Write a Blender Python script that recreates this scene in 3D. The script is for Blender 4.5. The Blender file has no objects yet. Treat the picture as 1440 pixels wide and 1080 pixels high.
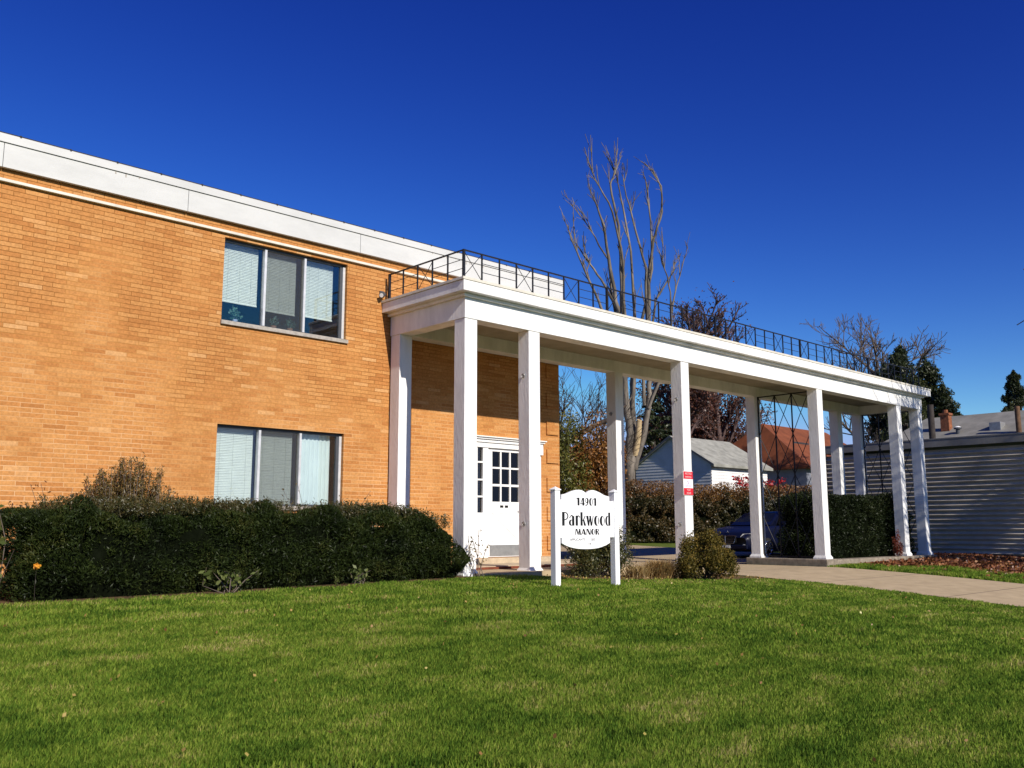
import bpy, math, random
import numpy as np
from mathutils import Vector, Matrix
R_ = math.radians
SC = bpy.context.scene
COL = SC.collection
rng = np.random.default_rng(7)
random.seed(7)

# ------------------------------------------------------------------ camera
CAM = np.array([-9.748, -11.4543, 0.7529]); F_PX = 1291.72
PITCH, YAW, ROLL = 0.156, 0.7573, -0.0019
cp, sp_, cy_, sy_ = math.cos(PITCH), math.sin(PITCH), math.cos(YAW), math.sin(YAW)
FWD = np.array([sy_*cp, cy_*cp, sp_]); RT = np.array([cy_, -sy_, 0.0]); UPV = np.cross(RT, FWD)
RT, UPV = RT*math.cos(ROLL)+UPV*math.sin(ROLL), -RT*math.sin(ROLL)+UPV*math.cos(ROLL)
cd = bpy.data.cameras.new('camera'); cam = bpy.data.objects.new('camera', cd); COL.objects.link(cam)
cd.sensor_width = 36.0; cd.lens = F_PX/1440*36; cd.clip_start = 0.1; cd.clip_end = 5000
m = Matrix.Identity(4)
for i in range(3):
    m[i][0], m[i][1], m[i][2], m[i][3] = RT[i], UPV[i], -FWD[i], CAM[i]
cam.matrix_world = m; SC.camera = cam
def at(px, py, depth):
    """point at photo pixel (1440 wide) and forward depth"""
    return CAM + (FWD + RT*((px-720)/F_PX) + UPV*((540-py)/F_PX))*depth

# ------------------------------------------------------------------ light
SUN_EL, SUN_AZ = R_(31), R_(6.5)
sdir = Vector((math.sin(SUN_AZ)*math.cos(SUN_EL), math.cos(SUN_AZ)*math.cos(SUN_EL), -math.sin(SUN_EL)))
sl = bpy.data.lights.new('sun', 'SUN'); sl.energy = 4.6; sl.angle = R_(0.5); sl.color = (1.0, 0.93, 0.82)
so = bpy.data.objects.new('sun', sl); COL.objects.link(so); so.location = (0, -30, 40)
so.rotation_euler = sdir.to_track_quat('-Z', 'Y').to_euler()
W = bpy.data.worlds.new('World'); SC.world = W; W.use_nodes = True
nt = W.node_tree; bg = nt.nodes['Background']
sky = nt.nodes.new('ShaderNodeTexSky'); sky.sky_type = 'NISHITA'; sky.sun_disc = False
sky.sun_elevation = SUN_EL; sky.sun_rotation = R_(180+6.5); sky.altitude = 0; sky.air_density = 1.0
sky.dust_density = 0.0; sky.ozone_density = 4.0
hs = nt.nodes.new('ShaderNodeHueSaturation'); hs.inputs['Saturation'].default_value = 1.22; hs.inputs['Value'].default_value = 1.0
nt.links.new(sky.outputs[0], hs.inputs['Color'])
# deep clear autumn blue: a contrast curve per channel on the sky colour
sep = nt.nodes.new('ShaderNodeSeparateColor'); com = nt.nodes.new('ShaderNodeCombineColor'); nt.links.new(hs.outputs[0], sep.inputs[0])
for i, (g, k, mxv) in enumerate(((1.71, 2.157, 3.0), (2.0, 2.18, 4.0), (1.356, 1.38, 6.8))):
    pw = nt.nodes.new('ShaderNodeMath'); pw.operation = 'POWER'; pw.inputs[1].default_value = g; nt.links.new(sep.outputs[i], pw.inputs[0])
    ml = nt.nodes.new('ShaderNodeMath'); ml.operation = 'MULTIPLY'; ml.inputs[1].default_value = k*.1047**g/.1231; nt.links.new(pw.outputs[0], ml.inputs[0])
    mn = nt.nodes.new('ShaderNodeMath'); mn.operation = 'MINIMUM'; mn.inputs[1].default_value = mxv; nt.links.new(ml.outputs[0], mn.inputs[0]); nt.links.new(mn.outputs[0], com.inputs[i])
nt.links.new(com.outputs[0], bg.inputs['Color'])
bg.inputs['Strength'].default_value = 0.1
SC.view_settings.view_transform = 'Standard'; SC.view_settings.look = 'None'
SC.view_settings.exposure = 0.3; SC.view_settings.gamma = 1.0; SC.view_settings.use_curve_mapping = False
SC.render.engine = 'CYCLES'; SC.cycles.max_bounces = 6; SC.cycles.transparent_max_bounces = 12

# ------------------------------------------------------------------ object helpers
OFF = {}
def tag(o, label=None, cat=None, group=None, kind=None):
    if label: o['label'] = label
    if cat: o['category'] = cat
    if group: o['group'] = group
    if kind: o['kind'] = kind
    return o
def empty(name, loc, label, cat, group=None, rz=0.0):
    o = bpy.data.objects.new(name, None); COL.objects.link(o); o.location = loc; o.rotation_euler = (0, 0, rz)
    o.empty_display_size = 0.2
    OFF[o] = np.array(loc, float) if rz == 0 else np.zeros(3)
    return tag(o, label, cat, group)
def np_mesh(name, V, faces, mat=None, parent=None, smooth=False, mats=None, midx=None):
    """V (n,3); faces = list of int arrays (m,k) of any k"""
    V = np.asarray(V, np.float64)
    off = np.zeros(3)
    if parent is not None: off = OFF[parent]
    V = V - off
    me = bpy.data.meshes.new(name)
    faces = [np.asarray(f, np.int32) for f in faces if len(f)]
    loops = np.concatenate([f.ravel() for f in faces])
    tot = np.concatenate([np.full(len(f), f.shape[1], np.int32) for f in faces])
    st = np.concatenate([[0], np.cumsum(tot)[:-1]]).astype(np.int32)
    me.vertices.add(len(V)); me.vertices.foreach_set('co', V.astype(np.float32).ravel())
    me.loops.add(len(loops)); me.loops.foreach_set('vertex_index', loops)
    me.polygons.add(len(tot)); me.polygons.foreach_set('loop_start', st); me.polygons.foreach_set('loop_total', tot)
    me.polygons.foreach_set('use_smooth', np.full(len(tot), bool(smooth)))
    if mats:
        for q in mats: me.materials.append(q)
        if midx is not None: me.polygons.foreach_set('material_index', np.asarray(midx, np.int32))
    elif mat: me.materials.append(mat)
    me.update(calc_edges=True); me.validate()
    o = bpy.data.objects.new(name, me); COL.objects.link(o)
    if parent is not None: o.parent = parent
    OFF[o] = off
    return o
class MB:
    def __init__(s): s.v = []; s.f = {}; s.n = 0
    def add(s, V, Fs):
        V = np.asarray(V, float); s.v.append(V)
        for f in Fs: s.f.setdefault(len(f), []).append([i+s.n for i in f])
        s.n += len(V); return s
    def addnp(s, V, Q):
        s.v.append(np.asarray(V, float)); Q = np.asarray(Q)
        s.f.setdefault(Q.shape[1], []).extend((Q+s.n).tolist()); s.n += len(V); return s
    def box(s, x0, x1, y0, y1, z0, z1):
        V = [(x0,y0,z0),(x1,y0,z0),(x1,y1,z0),(x0,y1,z0),(x0,y0,z1),(x1,y0,z1),(x1,y1,z1),(x0,y1,z1)]
        return s.add(V, [(3,2,1,0),(4,5,6,7),(0,1,5,4),(1,2,6,5),(2,3,7,6),(3,0,4,7)])
    def quad(s, *p): return s.add(p, [tuple(range(len(p)))])
    def bar(s, a, b, r, n=4, r2=None):
        V, Q = tube([np.array(a), np.array(b)], [r, r if r2 is None else r2], n); s.addnp(V, Q)
        k = len(V); s.add(V[:n], [tuple(range(n))[::-1]]); s.add(V[k-n:], [tuple(range(n))]); return s
    def prism_y(s, pts, y0, y1):      # outline in (x,z), front at y0
        n = len(pts); V = [(x, y0, z) for x, z in pts]+[(x, y1, z) for x, z in pts]
        return s.add(V, [tuple(range(n)), tuple(range(2*n-1, n-1, -1))]+[(i, i+n, (i+1) % n+n, (i+1) % n) for i in range(n)])
    def prism_x(s, pts, x0, x1):      # outline in (y,z)
        n = len(pts); V = [(x0, y, z) for y, z in pts]+[(x1, y, z) for y, z in pts]
        return s.add(V, [tuple(range(n))[::-1], tuple(range(n, 2*n))]+[(i, (i+1) % n, (i+1) % n+n, i+n) for i in range(n)])
    def cyl(s, c, r, h, n=16, r2=None, ax=2):
        a = np.linspace(0, 2*np.pi, n, endpoint=False); r2 = r if r2 is None else r2
        u = np.stack([np.cos(a), np.sin(a), 0*a], 1); lo = u*r; hi = u*r2; hi[:, 2] = h
        V = np.concatenate([lo, hi])
        if ax == 1: V = V[:, [0, 2, 1]]*np.array([1, 1, 1])
        if ax == 0: V = V[:, [2, 0, 1]]
        V = V+np.array(c)
        return s.add(V, [tuple(range(n))[::-1], tuple(range(n, 2*n))]+[(i, (i+1) % n, (i+1) % n+n, i+n) for i in range(n)])
    def build(s, name, mat, parent=None, smooth=False, bevel=0):
        o = np_mesh(name, np.concatenate(s.v), [np.array(f) for f in s.f.values()], mat, parent, smooth)
        if bevel:
            b = o.modifiers.new('bevel', 'BEVEL'); b.width = bevel; b.segments = 2; b.limit_method = 'ANGLE'
        return o
def tube(P, r, n=5):
    P = np.asarray(P, float); k = len(P)
    T = np.gradient(P, axis=0) if k > 2 else np.repeat((P[1]-P[0])[None], 2, 0)
    T /= np.linalg.norm(T, axis=1)[:, None]+1e-12
    ref = np.array([0.31, 0.9, 0.27]) if abs(T[0][2]) > .7 else np.array([0., 0., 1.])
    A = np.cross(T, ref); A /= np.linalg.norm(A, axis=1)[:, None]+1e-12; B = np.cross(T, A)
    a = np.linspace(0, 2*np.pi, n, endpoint=False)+np.pi/4
    V = P[:, None]+np.asarray(r)[:, None, None]*(np.cos(a)[None, :, None]*A[:, None]+np.sin(a)[None, :, None]*B[:, None])
    i = np.arange(k-1)[:, None]*n; j = np.arange(n)[None]; j2 = (j+1) % n
    Q = np.stack([i+j, i+j2, i+n+j2, i+n+j], -1).reshape(-1, 4)
    return V.reshape(-1, 3), Q
def tubes_obj(name, items, mat, parent=None, n=5):
    Vs, Qs, k = [], [], 0
    for P, r in items:
        V, Q = tube(P, r, n); Vs.append(V); Qs.append(Q+k); k += len(V)
    return np_mesh(name, np.concatenate(Vs), [np.concatenate(Qs)], mat, parent, True)
def leaf_quads(C, size, r, aspect=.5, up=0.0, nrm=None, flat=0.0):
    """diamond leaves at C, random orientation; returns V, Q"""
    n = len(C)
    d = r.normal(size=(n, 3)); d[:, 2] += up
    if nrm is not None: d += nrm
    d /= np.linalg.norm(d, axis=1)[:, None]
    e = r.normal(size=(n, 3)); e[:, 2] *= (1-flat); e -= d*np.sum(e*d, 1)[:, None]; e /= np.linalg.norm(e, axis=1)[:, None]
    s = (np.asarray(size)*r.uniform(.6, 1.3, n))[:, None]
    V = np.stack([C-d*s*.5, C+e*s*aspect*.5-d*s*.05, C+d*s*.5, C-e*s*aspect*.5-d*s*.05], 1)
    return V.reshape(-1, 3), np.arange(4*n).reshape(-1, 4)

# ------------------------------------------------------------------ materials
def newmat(name):
    M = bpy.data.materials.new(name); M.use_nodes = True; t = M.node_tree; t.nodes.clear()
    o = t.nodes.new('ShaderNodeOutputMaterial'); return M, t, o
def N(t, typ, **k):
    n = t.nodes.new(typ)
    for a, b in k.items():
        if a.startswith('i_'): n.inputs[a[2:].replace('_', ' ')].default_value = b
        else: setattr(n, a, b)
    return n
def ramp(t, cols):
    r = t.nodes.new('ShaderNodeValToRGB'); e = r.color_ramp.elements
    while len(e) < len(cols): e.new(.5)
    for q, c in enumerate(cols):
        p, c = c; e[q].position = p; e[q].color = (*c, 1)
    return r
def pmat(name, col, rough=.6, var=.15, scale=6.0, bump=0.0, bscale=60.0, spec=.3, metal=0.0, col2=None, thr=(.3, .7), stretch=(1,1,1), coat=0):
    M, t, o = newmat(name); b = N(t, 'ShaderNodeBsdfPrincipled'); t.links.new(b.outputs[0], o.inputs[0])
    b.inputs['Roughness'].default_value = rough; b.inputs['Specular IOR Level'].default_value = spec; b.inputs['Metallic'].default_value = metal
    b.inputs['Coat Weight'].default_value = coat
    g = N(t, 'ShaderNodeNewGeometry'); mp = N(t, 'ShaderNodeMapping'); mp.inputs['Scale'].default_value = stretch
    t.links.new(g.outputs['Position'], mp.inputs[0])
    n = N(t, 'ShaderNodeTexNoise', i_Scale=scale, i_Detail=6.0, i_Roughness=.65); t.links.new(mp.outputs[0], n.inputs['Vector'])
    c2 = col2 or tuple(max(0, c*(1-2*var)) for c in col)
    r = ramp(t, [(thr[0], c2), (thr[1], tuple(min(1, c*(1+var*.4)) for c in col))]); t.links.new(n.outputs[0], r.inputs[0])
    t.links.new(r.outputs[0], b.inputs['Base Color'])
    if bump:
        n2 = N(t, 'ShaderNodeTexNoise', i_Scale=bscale, i_Detail=4.0); t.links.new(mp.outputs[0], n2.inputs['Vector'])
        bp = N(t, 'ShaderNodeBump', i_Strength=bump, i_Distance=.01); t.links.new(n2.outputs[0], bp.inputs['Height']); t.links.new(bp.outputs[0], b.inputs['Normal'])
    return M
def leafmat(name, cols, trans=.25, nscale=.8, amt=.5, gloss=.04):
    M, t, o = newmat(name); g = N(t, 'ShaderNodeNewGeometry')
    n = N(t, 'ShaderNodeTexNoise', i_Scale=nscale, i_Detail=3.0); t.links.new(g.outputs['Position'], n.inputs['Vector'])
    # clump colour + per-leaf colour
    a = N(t, 'ShaderNodeMath', operation='MULTIPLY_ADD'); a.inputs[1].default_value = 2.2; a.inputs[2].default_value = -.6; t.links.new(n.outputs[0], a.inputs[0])
    mx = N(t, 'ShaderNodeMix'); mx.data_type = 'FLOAT'; mx.inputs[0].default_value = amt
    t.links.new(g.outputs['Random Per Island'], mx.inputs[2]); t.links.new(a.outputs[0], mx.inputs[3])
    k = len(cols); r = ramp(t, [(i/(max(1, k-1)), c) for i, c in enumerate(cols)]); t.links.new(mx.outputs[0], r.inputs[0])
    d = N(t, 'ShaderNodeBsdfDiffuse'); tr = N(t, 'ShaderNodeBsdfTranslucent'); gl = N(t, 'ShaderNodeBsdfGlossy', i_Roughness=.45)
    m1 = N(t, 'ShaderNodeMixShader', i_Fac=trans); m2 = N(t, 'ShaderNodeMixShader', i_Fac=gloss)
    t.links.new(r.outputs[0], d.inputs[0]); t.links.new(r.outputs[0], tr.inputs[0])
    t.links.new(d.outputs[0], m1.inputs[1]); t.links.new(tr.outputs[0], m1.inputs[2])
    t.links.new(m1.outputs[0], m2.inputs[1]); t.links.new(gl.outputs[0], m2.inputs[2]); t.links.new(m2.outputs[0], o.inputs[0])
    return M
def brickmat(name):
    M, t, o = newmat(name); L = t.links.new
    def mth(op, a, b=None, c=None):
        n = N(t, 'ShaderNodeMath', operation=op)
        for i, x in enumerate((a, b, c)):
            if x is None: continue
            if isinstance(x, (int, float)): n.inputs[i].default_value = x
            else: L(x, n.inputs[i])
        return n.outputs[0]
    b = N(t, 'ShaderNodeBsdfPrincipled', i_Roughness=.85); b.inputs['Specular IOR Level'].default_value = .15; L(b.outputs[0], o.inputs[0])
    g = N(t, 'ShaderNodeNewGeometry'); s = N(t, 'ShaderNodeSeparateXYZ'); L(g.outputs['Position'], s.inputs[0])
    wob = N(t, 'ShaderNodeTexNoise', i_Scale=9.0); L(g.outputs['Position'], wob.inputs['Vector'])
    w = mth('MULTIPLY_ADD', wob.outputs[0], .010, -.005)
    BW, BH = .305, .0665
    z = mth('DIVIDE', mth('ADD', s.outputs[2], w), BH); row = mth('FLOOR', z); fz = mth('FRACT', z)
    u0 = mth('ADD', s.outputs[0], s.outputs[1])
    rw = N(t, 'ShaderNodeTexWhiteNoise', noise_dimensions='1D'); L(row, rw.inputs['W'])
    sh = mth('ADD', mth('MULTIPLY', mth('MODULO', row, 2.0), .5), mth('MULTIPLY', rw.outputs[0], .12))
    u = mth('ADD', mth('DIVIDE', u0, BW), sh); colm = mth('FLOOR', u); fu = mth('FRACT', u)
    cb = N(t, 'ShaderNodeCombineXYZ'); L(colm, cb.inputs[0]); L(row, cb.inputs[1])
    wn = N(t, 'ShaderNodeTexWhiteNoise', noise_dimensions='2D'); L(cb.outputs[0], wn.inputs['Vector'])
    r = ramp(t, [(0, (.41, .168, .048)), (.12, (.46, .196, .058)), (.5, (.49, .222, .069)), (.8, (.515, .244, .078)), (.95, (.535, .260, .088)), (1, (.575, .315, .13))]); L(wn.outputs[0], r.inputs[0])
    # weathering
    n1 = N(t, 'ShaderNodeTexNoise', i_Scale=.55, i_Detail=5.0); L(g.outputs['Position'], n1.inputs['Vector'])
    n2 = N(t, 'ShaderNodeTexNoise', i_Scale=30.0, i_Detail=5.0); L(g.outputs['Position'], n2.inputs['Vector'])
    wr = ramp(t, [(.3, (.92, .90, .89)), (.65, (1.05, 1.05, 1.06))]); L(n1.outputs[0], wr.inputs[0])
    m1 = N(t, 'ShaderNodeMix', data_type='RGBA', blend_type='MULTIPLY'); m1.inputs[0].default_value = 1
    L(r.outputs[0], m1.inputs[6]); L(wr.outputs[0], m1.inputs[7])
    wr2 = ramp(t, [(.3, (.8, .8, .8)), (.7, (1.12, 1.12, 1.12))]); L(n2.outputs[0], wr2.inputs[0])
    m2 = N(t, 'ShaderNodeMix', data_type='RGBA', blend_type='MULTIPLY'); m2.inputs[0].default_value = 1
    L(m1.outputs[2], m2.inputs[6]); L(wr2.outputs[0], m2.inputs[7])
    # mortar mask
    mh = mth('LESS_THAN', mth('MINIMUM', fz, mth('SUBTRACT', 1.0, fz)), .075)
    mv = mth('LESS_THAN', mth('MINIMUM', fu, mth('SUBTRACT', 1.0, fu)), .013)
    mm = mth('MAXIMUM', mh, mv)
    n3 = N(t, 'ShaderNodeTexNoise', i_Scale=1.1, i_Detail=6.0); L(g.outputs['Position'], n3.inputs['Vector'])
    grad = mth('ADD', mth('MULTIPLY_ADD', s.outputs[2], -.14, .30), mth('MULTIPLY', n3.outputs[0], 1.15))
    mr = ramp(t, [(.24, (.24, .095, .022)), (.42, (.42, .19, .05)), (.62, (.58, .32, .14)), (.9, (.68, .43, .23))]); L(grad, mr.inputs[0])
    m3 = N(t, 'ShaderNodeMix', data_type='RGBA'); L(mm, m3.inputs[0]); L(m2.outputs[2], m3.inputs[6]); L(mr.outputs[0], m3.inputs[7])
    L(m3.outputs[2], b.inputs['Base Color'])
    hgt = mth('ADD', mth('MULTIPLY', mth('SUBTRACT', 1.0, mm), .6), mth('ADD', mth('MULTIPLY', n2.outputs[0], .35), mth('MULTIPLY', wn.outputs[0], .3)))
    bp = N(t, 'ShaderNodeBump', i_Strength=.5, i_Distance=.008); L(hgt, bp.inputs['Height']); L(bp.outputs[0], b.inputs['Normal'])
    return M
def glassmat(name, tint=(.9, .95, 1), refl=.09):
    M, t, o = newmat(name); tr = N(t, 'ShaderNodeBsdfTransparent'); tr.inputs[0].default_value = (*tint, 1)
    gl = N(t, 'ShaderNodeBsdfGlossy', i_Roughness=.02); lw = N(t, 'ShaderNodeFresnel', i_IOR=1.5)
    ad = N(t, 'ShaderNodeMath', operation='ADD'); ad.inputs[1].default_value = refl; t.links.new(lw.outputs[0], ad.inputs[0])
    mx = N(t, 'ShaderNodeMixShader'); t.links.new(ad.outputs[0], mx.inputs[0]); t.links.new(tr.outputs[0], mx.inputs[1]); t.links.new(gl.outputs[0], mx.inputs[2])
    t.links.new(mx.outputs[0], o.inputs[0]); return M
def screenmat(name, col, fac):
    M, t, o = newmat(name); tr = N(t, 'ShaderNodeBsdfTransparent'); d = N(t, 'ShaderNodeBsdfDiffuse'); d.inputs[0].default_value = (*col, 1)
    mx = N(t, 'ShaderNodeMixShader', i_Fac=fac); t.links.new(tr.outputs[0], mx.inputs[1]); t.links.new(d.outputs[0], mx.inputs[2]); t.links.new(mx.outputs[0], o.inputs[0]); return M

M_brick = brickmat('orange_brick')
M_white = pmat('white_paint', (.80, .795, .775), .6, .11, 2.5, .5, 25, thr=(.25, .6), stretch=(1, 1, .35))
M_fascia = pmat('white_fascia', (.56, .56, .54), .5, .06, 1.2, .1, 20, thr=(.25, .6), stretch=(1, 1, 3))
M_cream = pmat('cream_metal', (.70, .66, .56), .5, .12, 3)
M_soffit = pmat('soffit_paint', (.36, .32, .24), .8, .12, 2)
M_iron = pmat('black_iron', (.012, .013, .018), .5, .2, 20)
M_alu = pmat('aluminium', (.68, .68, .68), .4, .1, 10, metal=.3)
M_alud = pmat('dark_frame', (.07, .075, .085), .5, .1, 10)
M_sill = pmat('stone_sill', (.42, .38, .33), .8, .2, 12, .3, 60)
M_blind = pmat('blind_slats', (.72, .70, .55), .6, .05, 8)
M_curtain = pmat('curtain', (.72, .74, .62), .8, .05, 3)
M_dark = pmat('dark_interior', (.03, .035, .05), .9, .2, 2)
M_glass = glassmat('glass', refl=.035)
M_glassd = glassmat('door_glass', (.5, .48, .45), 0.0)
M_screen = screenmat('insect_screen', (.075, .066, .05), .36)
M_door = pmat('door_paint', (.80, .80, .79), .4, .04, 4)
M_steel = pmat('dull_steel', (.36, .36, .35), .45, .12, 8, metal=.5)
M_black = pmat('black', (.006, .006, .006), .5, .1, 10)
M_conc = pmat('concrete', (.48, .37, .225), .9, .14, 3.0, .35, 90, col2=(.37, .28, .165))
M_conc2 = pmat('pale_concrete', (.55, .44, .30), .9, .2, 5.0, .35, 90)
M_redbrick = pmat('red_brick_edge', (.22, .06, .03), .9, .25, 18, .4, 60)
M_kerb = pmat('weathered_kerb', (.30, .25, .19), .9, .25, 7, .4, 60)
M_roof_dark = pmat('roof_felt', (.04, .04, .045), .9, .2, 3)
M_bark_pale = pmat('pale_bark', (.24, .205, .165), .9, .46, 2.5, .6, 25, stretch=(1, 1, .3))
M_bark_dark = pmat('dark_bark', (.055, .043, .036), .9, .3, 5)
M_bark_grey = pmat('grey_bark', (.16, .125, .10), .9, .3, 5)
M_bark_plum = pmat('plum_bark', (.11, .07, .065), .9, .3, 5)
M_cut = pmat('cut_wood', (.62, .46, .25), .9, .2, 12)
M_text = pmat('black_lettering', (.01, .01, .01), .5, .05, 10)
M_grey_text = pmat('faded_lettering', (.62, .61, .60), .6, .05, 10)
M_red = pmat('red_sign', (.62, .02, .035), .4, .1, 10)
M_pink = pmat('faded_print', (.85, .62, .60), .5, .15, 60)
M_lilac = pmat('lilac_print', (.62, .52, .72), .5, .15, 60)

def joints(M, period, width):
    """narrow dark slab joints across a concrete surface"""
    t = M.node_tree; b = next(n for n in t.nodes if n.type == 'BSDF_PRINCIPLED'); src = b.inputs['Base Color'].links[0].from_socket
    g = N(t, 'ShaderNodeNewGeometry'); s = N(t, 'ShaderNodeSeparateXYZ'); t.links.new(g.outputs['Position'], s.inputs[0])
    d = N(t, 'ShaderNodeMath', operation='DIVIDE'); d.inputs[1].default_value = period; t.links.new(s.outputs[1], d.inputs[0])
    f = N(t, 'ShaderNodeMath', operation='FRACT'); t.links.new(d.outputs[0], f.inputs[0])
    l = N(t, 'ShaderNodeMath', operation='LESS_THAN'); l.inputs[1].default_value = width/period; t.links.new(f.outputs[0], l.inputs[0])
    m_ = N(t, 'ShaderNodeMix', data_type='RGBA'); m_.inputs[7].default_value = (.16, .12, .075, 1); t.links.new(l.outputs[0], m_.inputs[0]); t.links.new(src, m_.inputs[6]); t.links.new(m_.outputs[2], b.inputs['Base Color'])
joints(M_conc, 2.4, .03)
# ------------------------------------------------------------------ terrain
def ground(x, y):
    x = np.asarray(x, float); y = np.asarray(y, float)
    h = np.interp(x, [-40, -6, 0, 3.5, 7, 12, 20, 60], [-.1, -.05, -.01, -.11, -.2, -.2, -.12, -.1])
    t = np.clip(-.4-y, 0, None); tt = np.minimum(t, 16)
    h = h-(.04*tt+.0036*tt*tt)-np.clip(t-16, 0, None)*.02
    s = np.clip((y-3)/19, 0, 1); h = h+.45*s*s*(3-2*s)
    return h
def noise2(x, y, s=1.0, seed=0):
    r = np.random.default_rng(seed); o = 0
    for k in range(6):
        a, b, p, q = r.normal(size=2)*s, 0, r.uniform(0, 6.28), r.uniform(.6, 1.8)
        o = o+np.sin(x*a[0]*q+y*a[1]*q+p)
    return o/6
def sheet(name, xs, ys, mat, dz, kind='structure', mask=None):
    X, Y = np.meshgrid(xs, ys); Z = ground(X, Y)+dz
    nx, ny = len(xs), len(ys); i = (np.arange(ny-1)[:, None]*nx+np.arange(nx-1)[None])
    Q = np.stack([i, i+1, i+nx+1, i+nx], -1).reshape(-1, 4)
    o = np_mesh(name, np.stack([X, Y, Z], -1).reshape(-1, 3), [Q], mat, None, True); o['kind'] = kind; return o
M_soil = pmat('lawn_soil', (.13, .16, .035), 1, .3, 4, .5, 60, spec=0, col2=(.06, .09, .018))
M_mulch = pmat('mulch', (.16, .105, .055), 1, .4, 14, .7, 60, col2=(.06, .04, .025), spec=0)
gx = np.concatenate([[-900, -300, -100, -50], np.arange(-30, 30.1, .5), [40, 60, 100, 300, 900]])
gy = np.concatenate([[-900, -300, -100, -40], np.arange(-20, 24.1, .5), [30, 40, 60, 100, 300, 900]])
sheet('lawn_ground', gx, gy, M_soil, 0)
drive = sheet('driveway', np.arange(6.75, 11.51, .25), np.arange(-30, 24.1, .5), M_conc, .014)
sheet('parking_lot', np.concatenate([np.arange(4.8, 6.76, .5), [6.75]]), np.arange(2.5, 24.1, .5), M_conc, .014)
sheet('parking_lot', np.arange(11.5, 19.01, .5), np.arange(2.5, 24.1, .5), M_conc, .014)
sheet('planting_bed', np.arange(1.3, 6.76, .26), np.arange(-1.9, -.25, .2), M_mulch, .010)
sheet('planting_bed', np.arange(-7.6, .01, .4), np.arange(-.75, 2.11, .2), M_mulch, .010)
wk = MB(); wk.box(.2, 6.75, -.22, 2.1, -.25, .035); wk.build('walkway', M_conc)['kind'] = 'structure'

# ------------------------------------------------------------------ building
D = 2.1224
bld = empty('apartment_building', (-5, D, 0), 'two storey orange brick apartment building with white roof fascia and white entrance door', 'building')
XL, XR, YB = -14.0, 4.48, 15.0
WINS = [(-3.29, -.955, 4.045, 5.42), (-3.27, -.94, 1.12, 2.385)]
DOORH = (2.0, 3.87, .19, 2.46)
def holed(mb, x0, x1, z0, z1, y, holes, depth):
    xs = sorted({x0, x1, *[h[0] for h in holes], *[h[1] for h in holes]}); zs = sorted({z0, z1, *[h[2] for h in holes], *[h[3] for h in holes]})
    for a, b in zip(xs, xs[1:]):
        for c, d in zip(zs, zs[1:]):
            if any(h[0] <= a and b <= h[1] and h[2] <= c and d <= h[3] for h in holes): continue
            mb.quad((a, y, c), (b, y, c), (b, y, d), (a, y, d))
    for a, b, c, d in holes:
        Y = y+depth
        mb.quad((a, y, c), (a, y, d), (a, Y, d), (a, Y, c)); mb.quad((b, y, c), (b, Y, c), (b, Y, d), (b, y, d))
        mb.quad((a, y, d), (b, y, d), (b, Y, d), (a, Y, d)); mb.quad((a, y, c), (a, Y, c), (b, Y, c), (b, y, c))
w = MB(); holed(w, XL, XR, -.4, 5.74, D, WINS+[DOORH], .16)
w.quad((XR, D, -.4), (XR, YB, -.4), (XR, YB, 5.74), (XR, D, 5.74)); w.quad((XL, D, -.4), (XL, D, 5.74), (XL, YB, 5.74), (XL, YB, -.4))
w.quad((XL, YB, -.4), (XL, YB, 5.74), (XR, YB, 5.74), (XR, YB, -.4)); w.build('wall', M_brick, bld)
ZF, ZM, ZT = 5.671, 6.016, 6.152
def ringbox(mb, x0, x1, y0, y1, z0, z1, t):
    mb.box(x0, x1, y0, y0+t, z0, z1); mb.box(x0, x1, y1-t, y1, z0, z1); mb.box(x0, x0+t, y0+t, y1-t, z0, z1); mb.box(x1-t, x1, y0+t, y1-t, z0, z1)
# fascia as butted panels with open seams
seams = [-14.1, -12.2, -9.4, -6.593, -3.964, -.746, 2.2, 4.56]
f = MB()
for a, b in zip(seams, seams[1:]): f.box(a+.004, b-.004, D-.078, D-.02, ZF, ZM)
f.box(XR+.02, 4.56, D-.02, YB+.08, ZF, ZM); f.box(XL-.1, XL-.02, D-.02, YB+.08, ZF, ZM)
fas = f.build('fascia', M_fascia, bld)
g_ = MB(); ringbox(g_, XL-.12, 4.575, D-.098, YB+.1, ZM+.006, ZT-.012, .09); g_.build('gravel_stop', M_fascia, bld)
e_ = MB(); ringbox(e_, XL-.115, 4.57, D-.094, YB+.095, ZT-.012, ZT+.006, .2)
for x in np.arange(-13, 4.5, .66): e_.box(x-.012, x+.012, D-.101, D-.08, ZT-.022, ZT+.012)
e_.build('roof_edge', M_roof_dark, bld)
MB().box(XL-.03, 4.5, D-.018, YB, 5.74, 6.05).build('roof', M_roof_dark, bld)
s_ = MB(); s_.box(XL, XR+.02, D-.055, D+.03, 5.478, 5.522); s_.build('string_course', M_cream, bld, bevel=.006)
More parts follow.
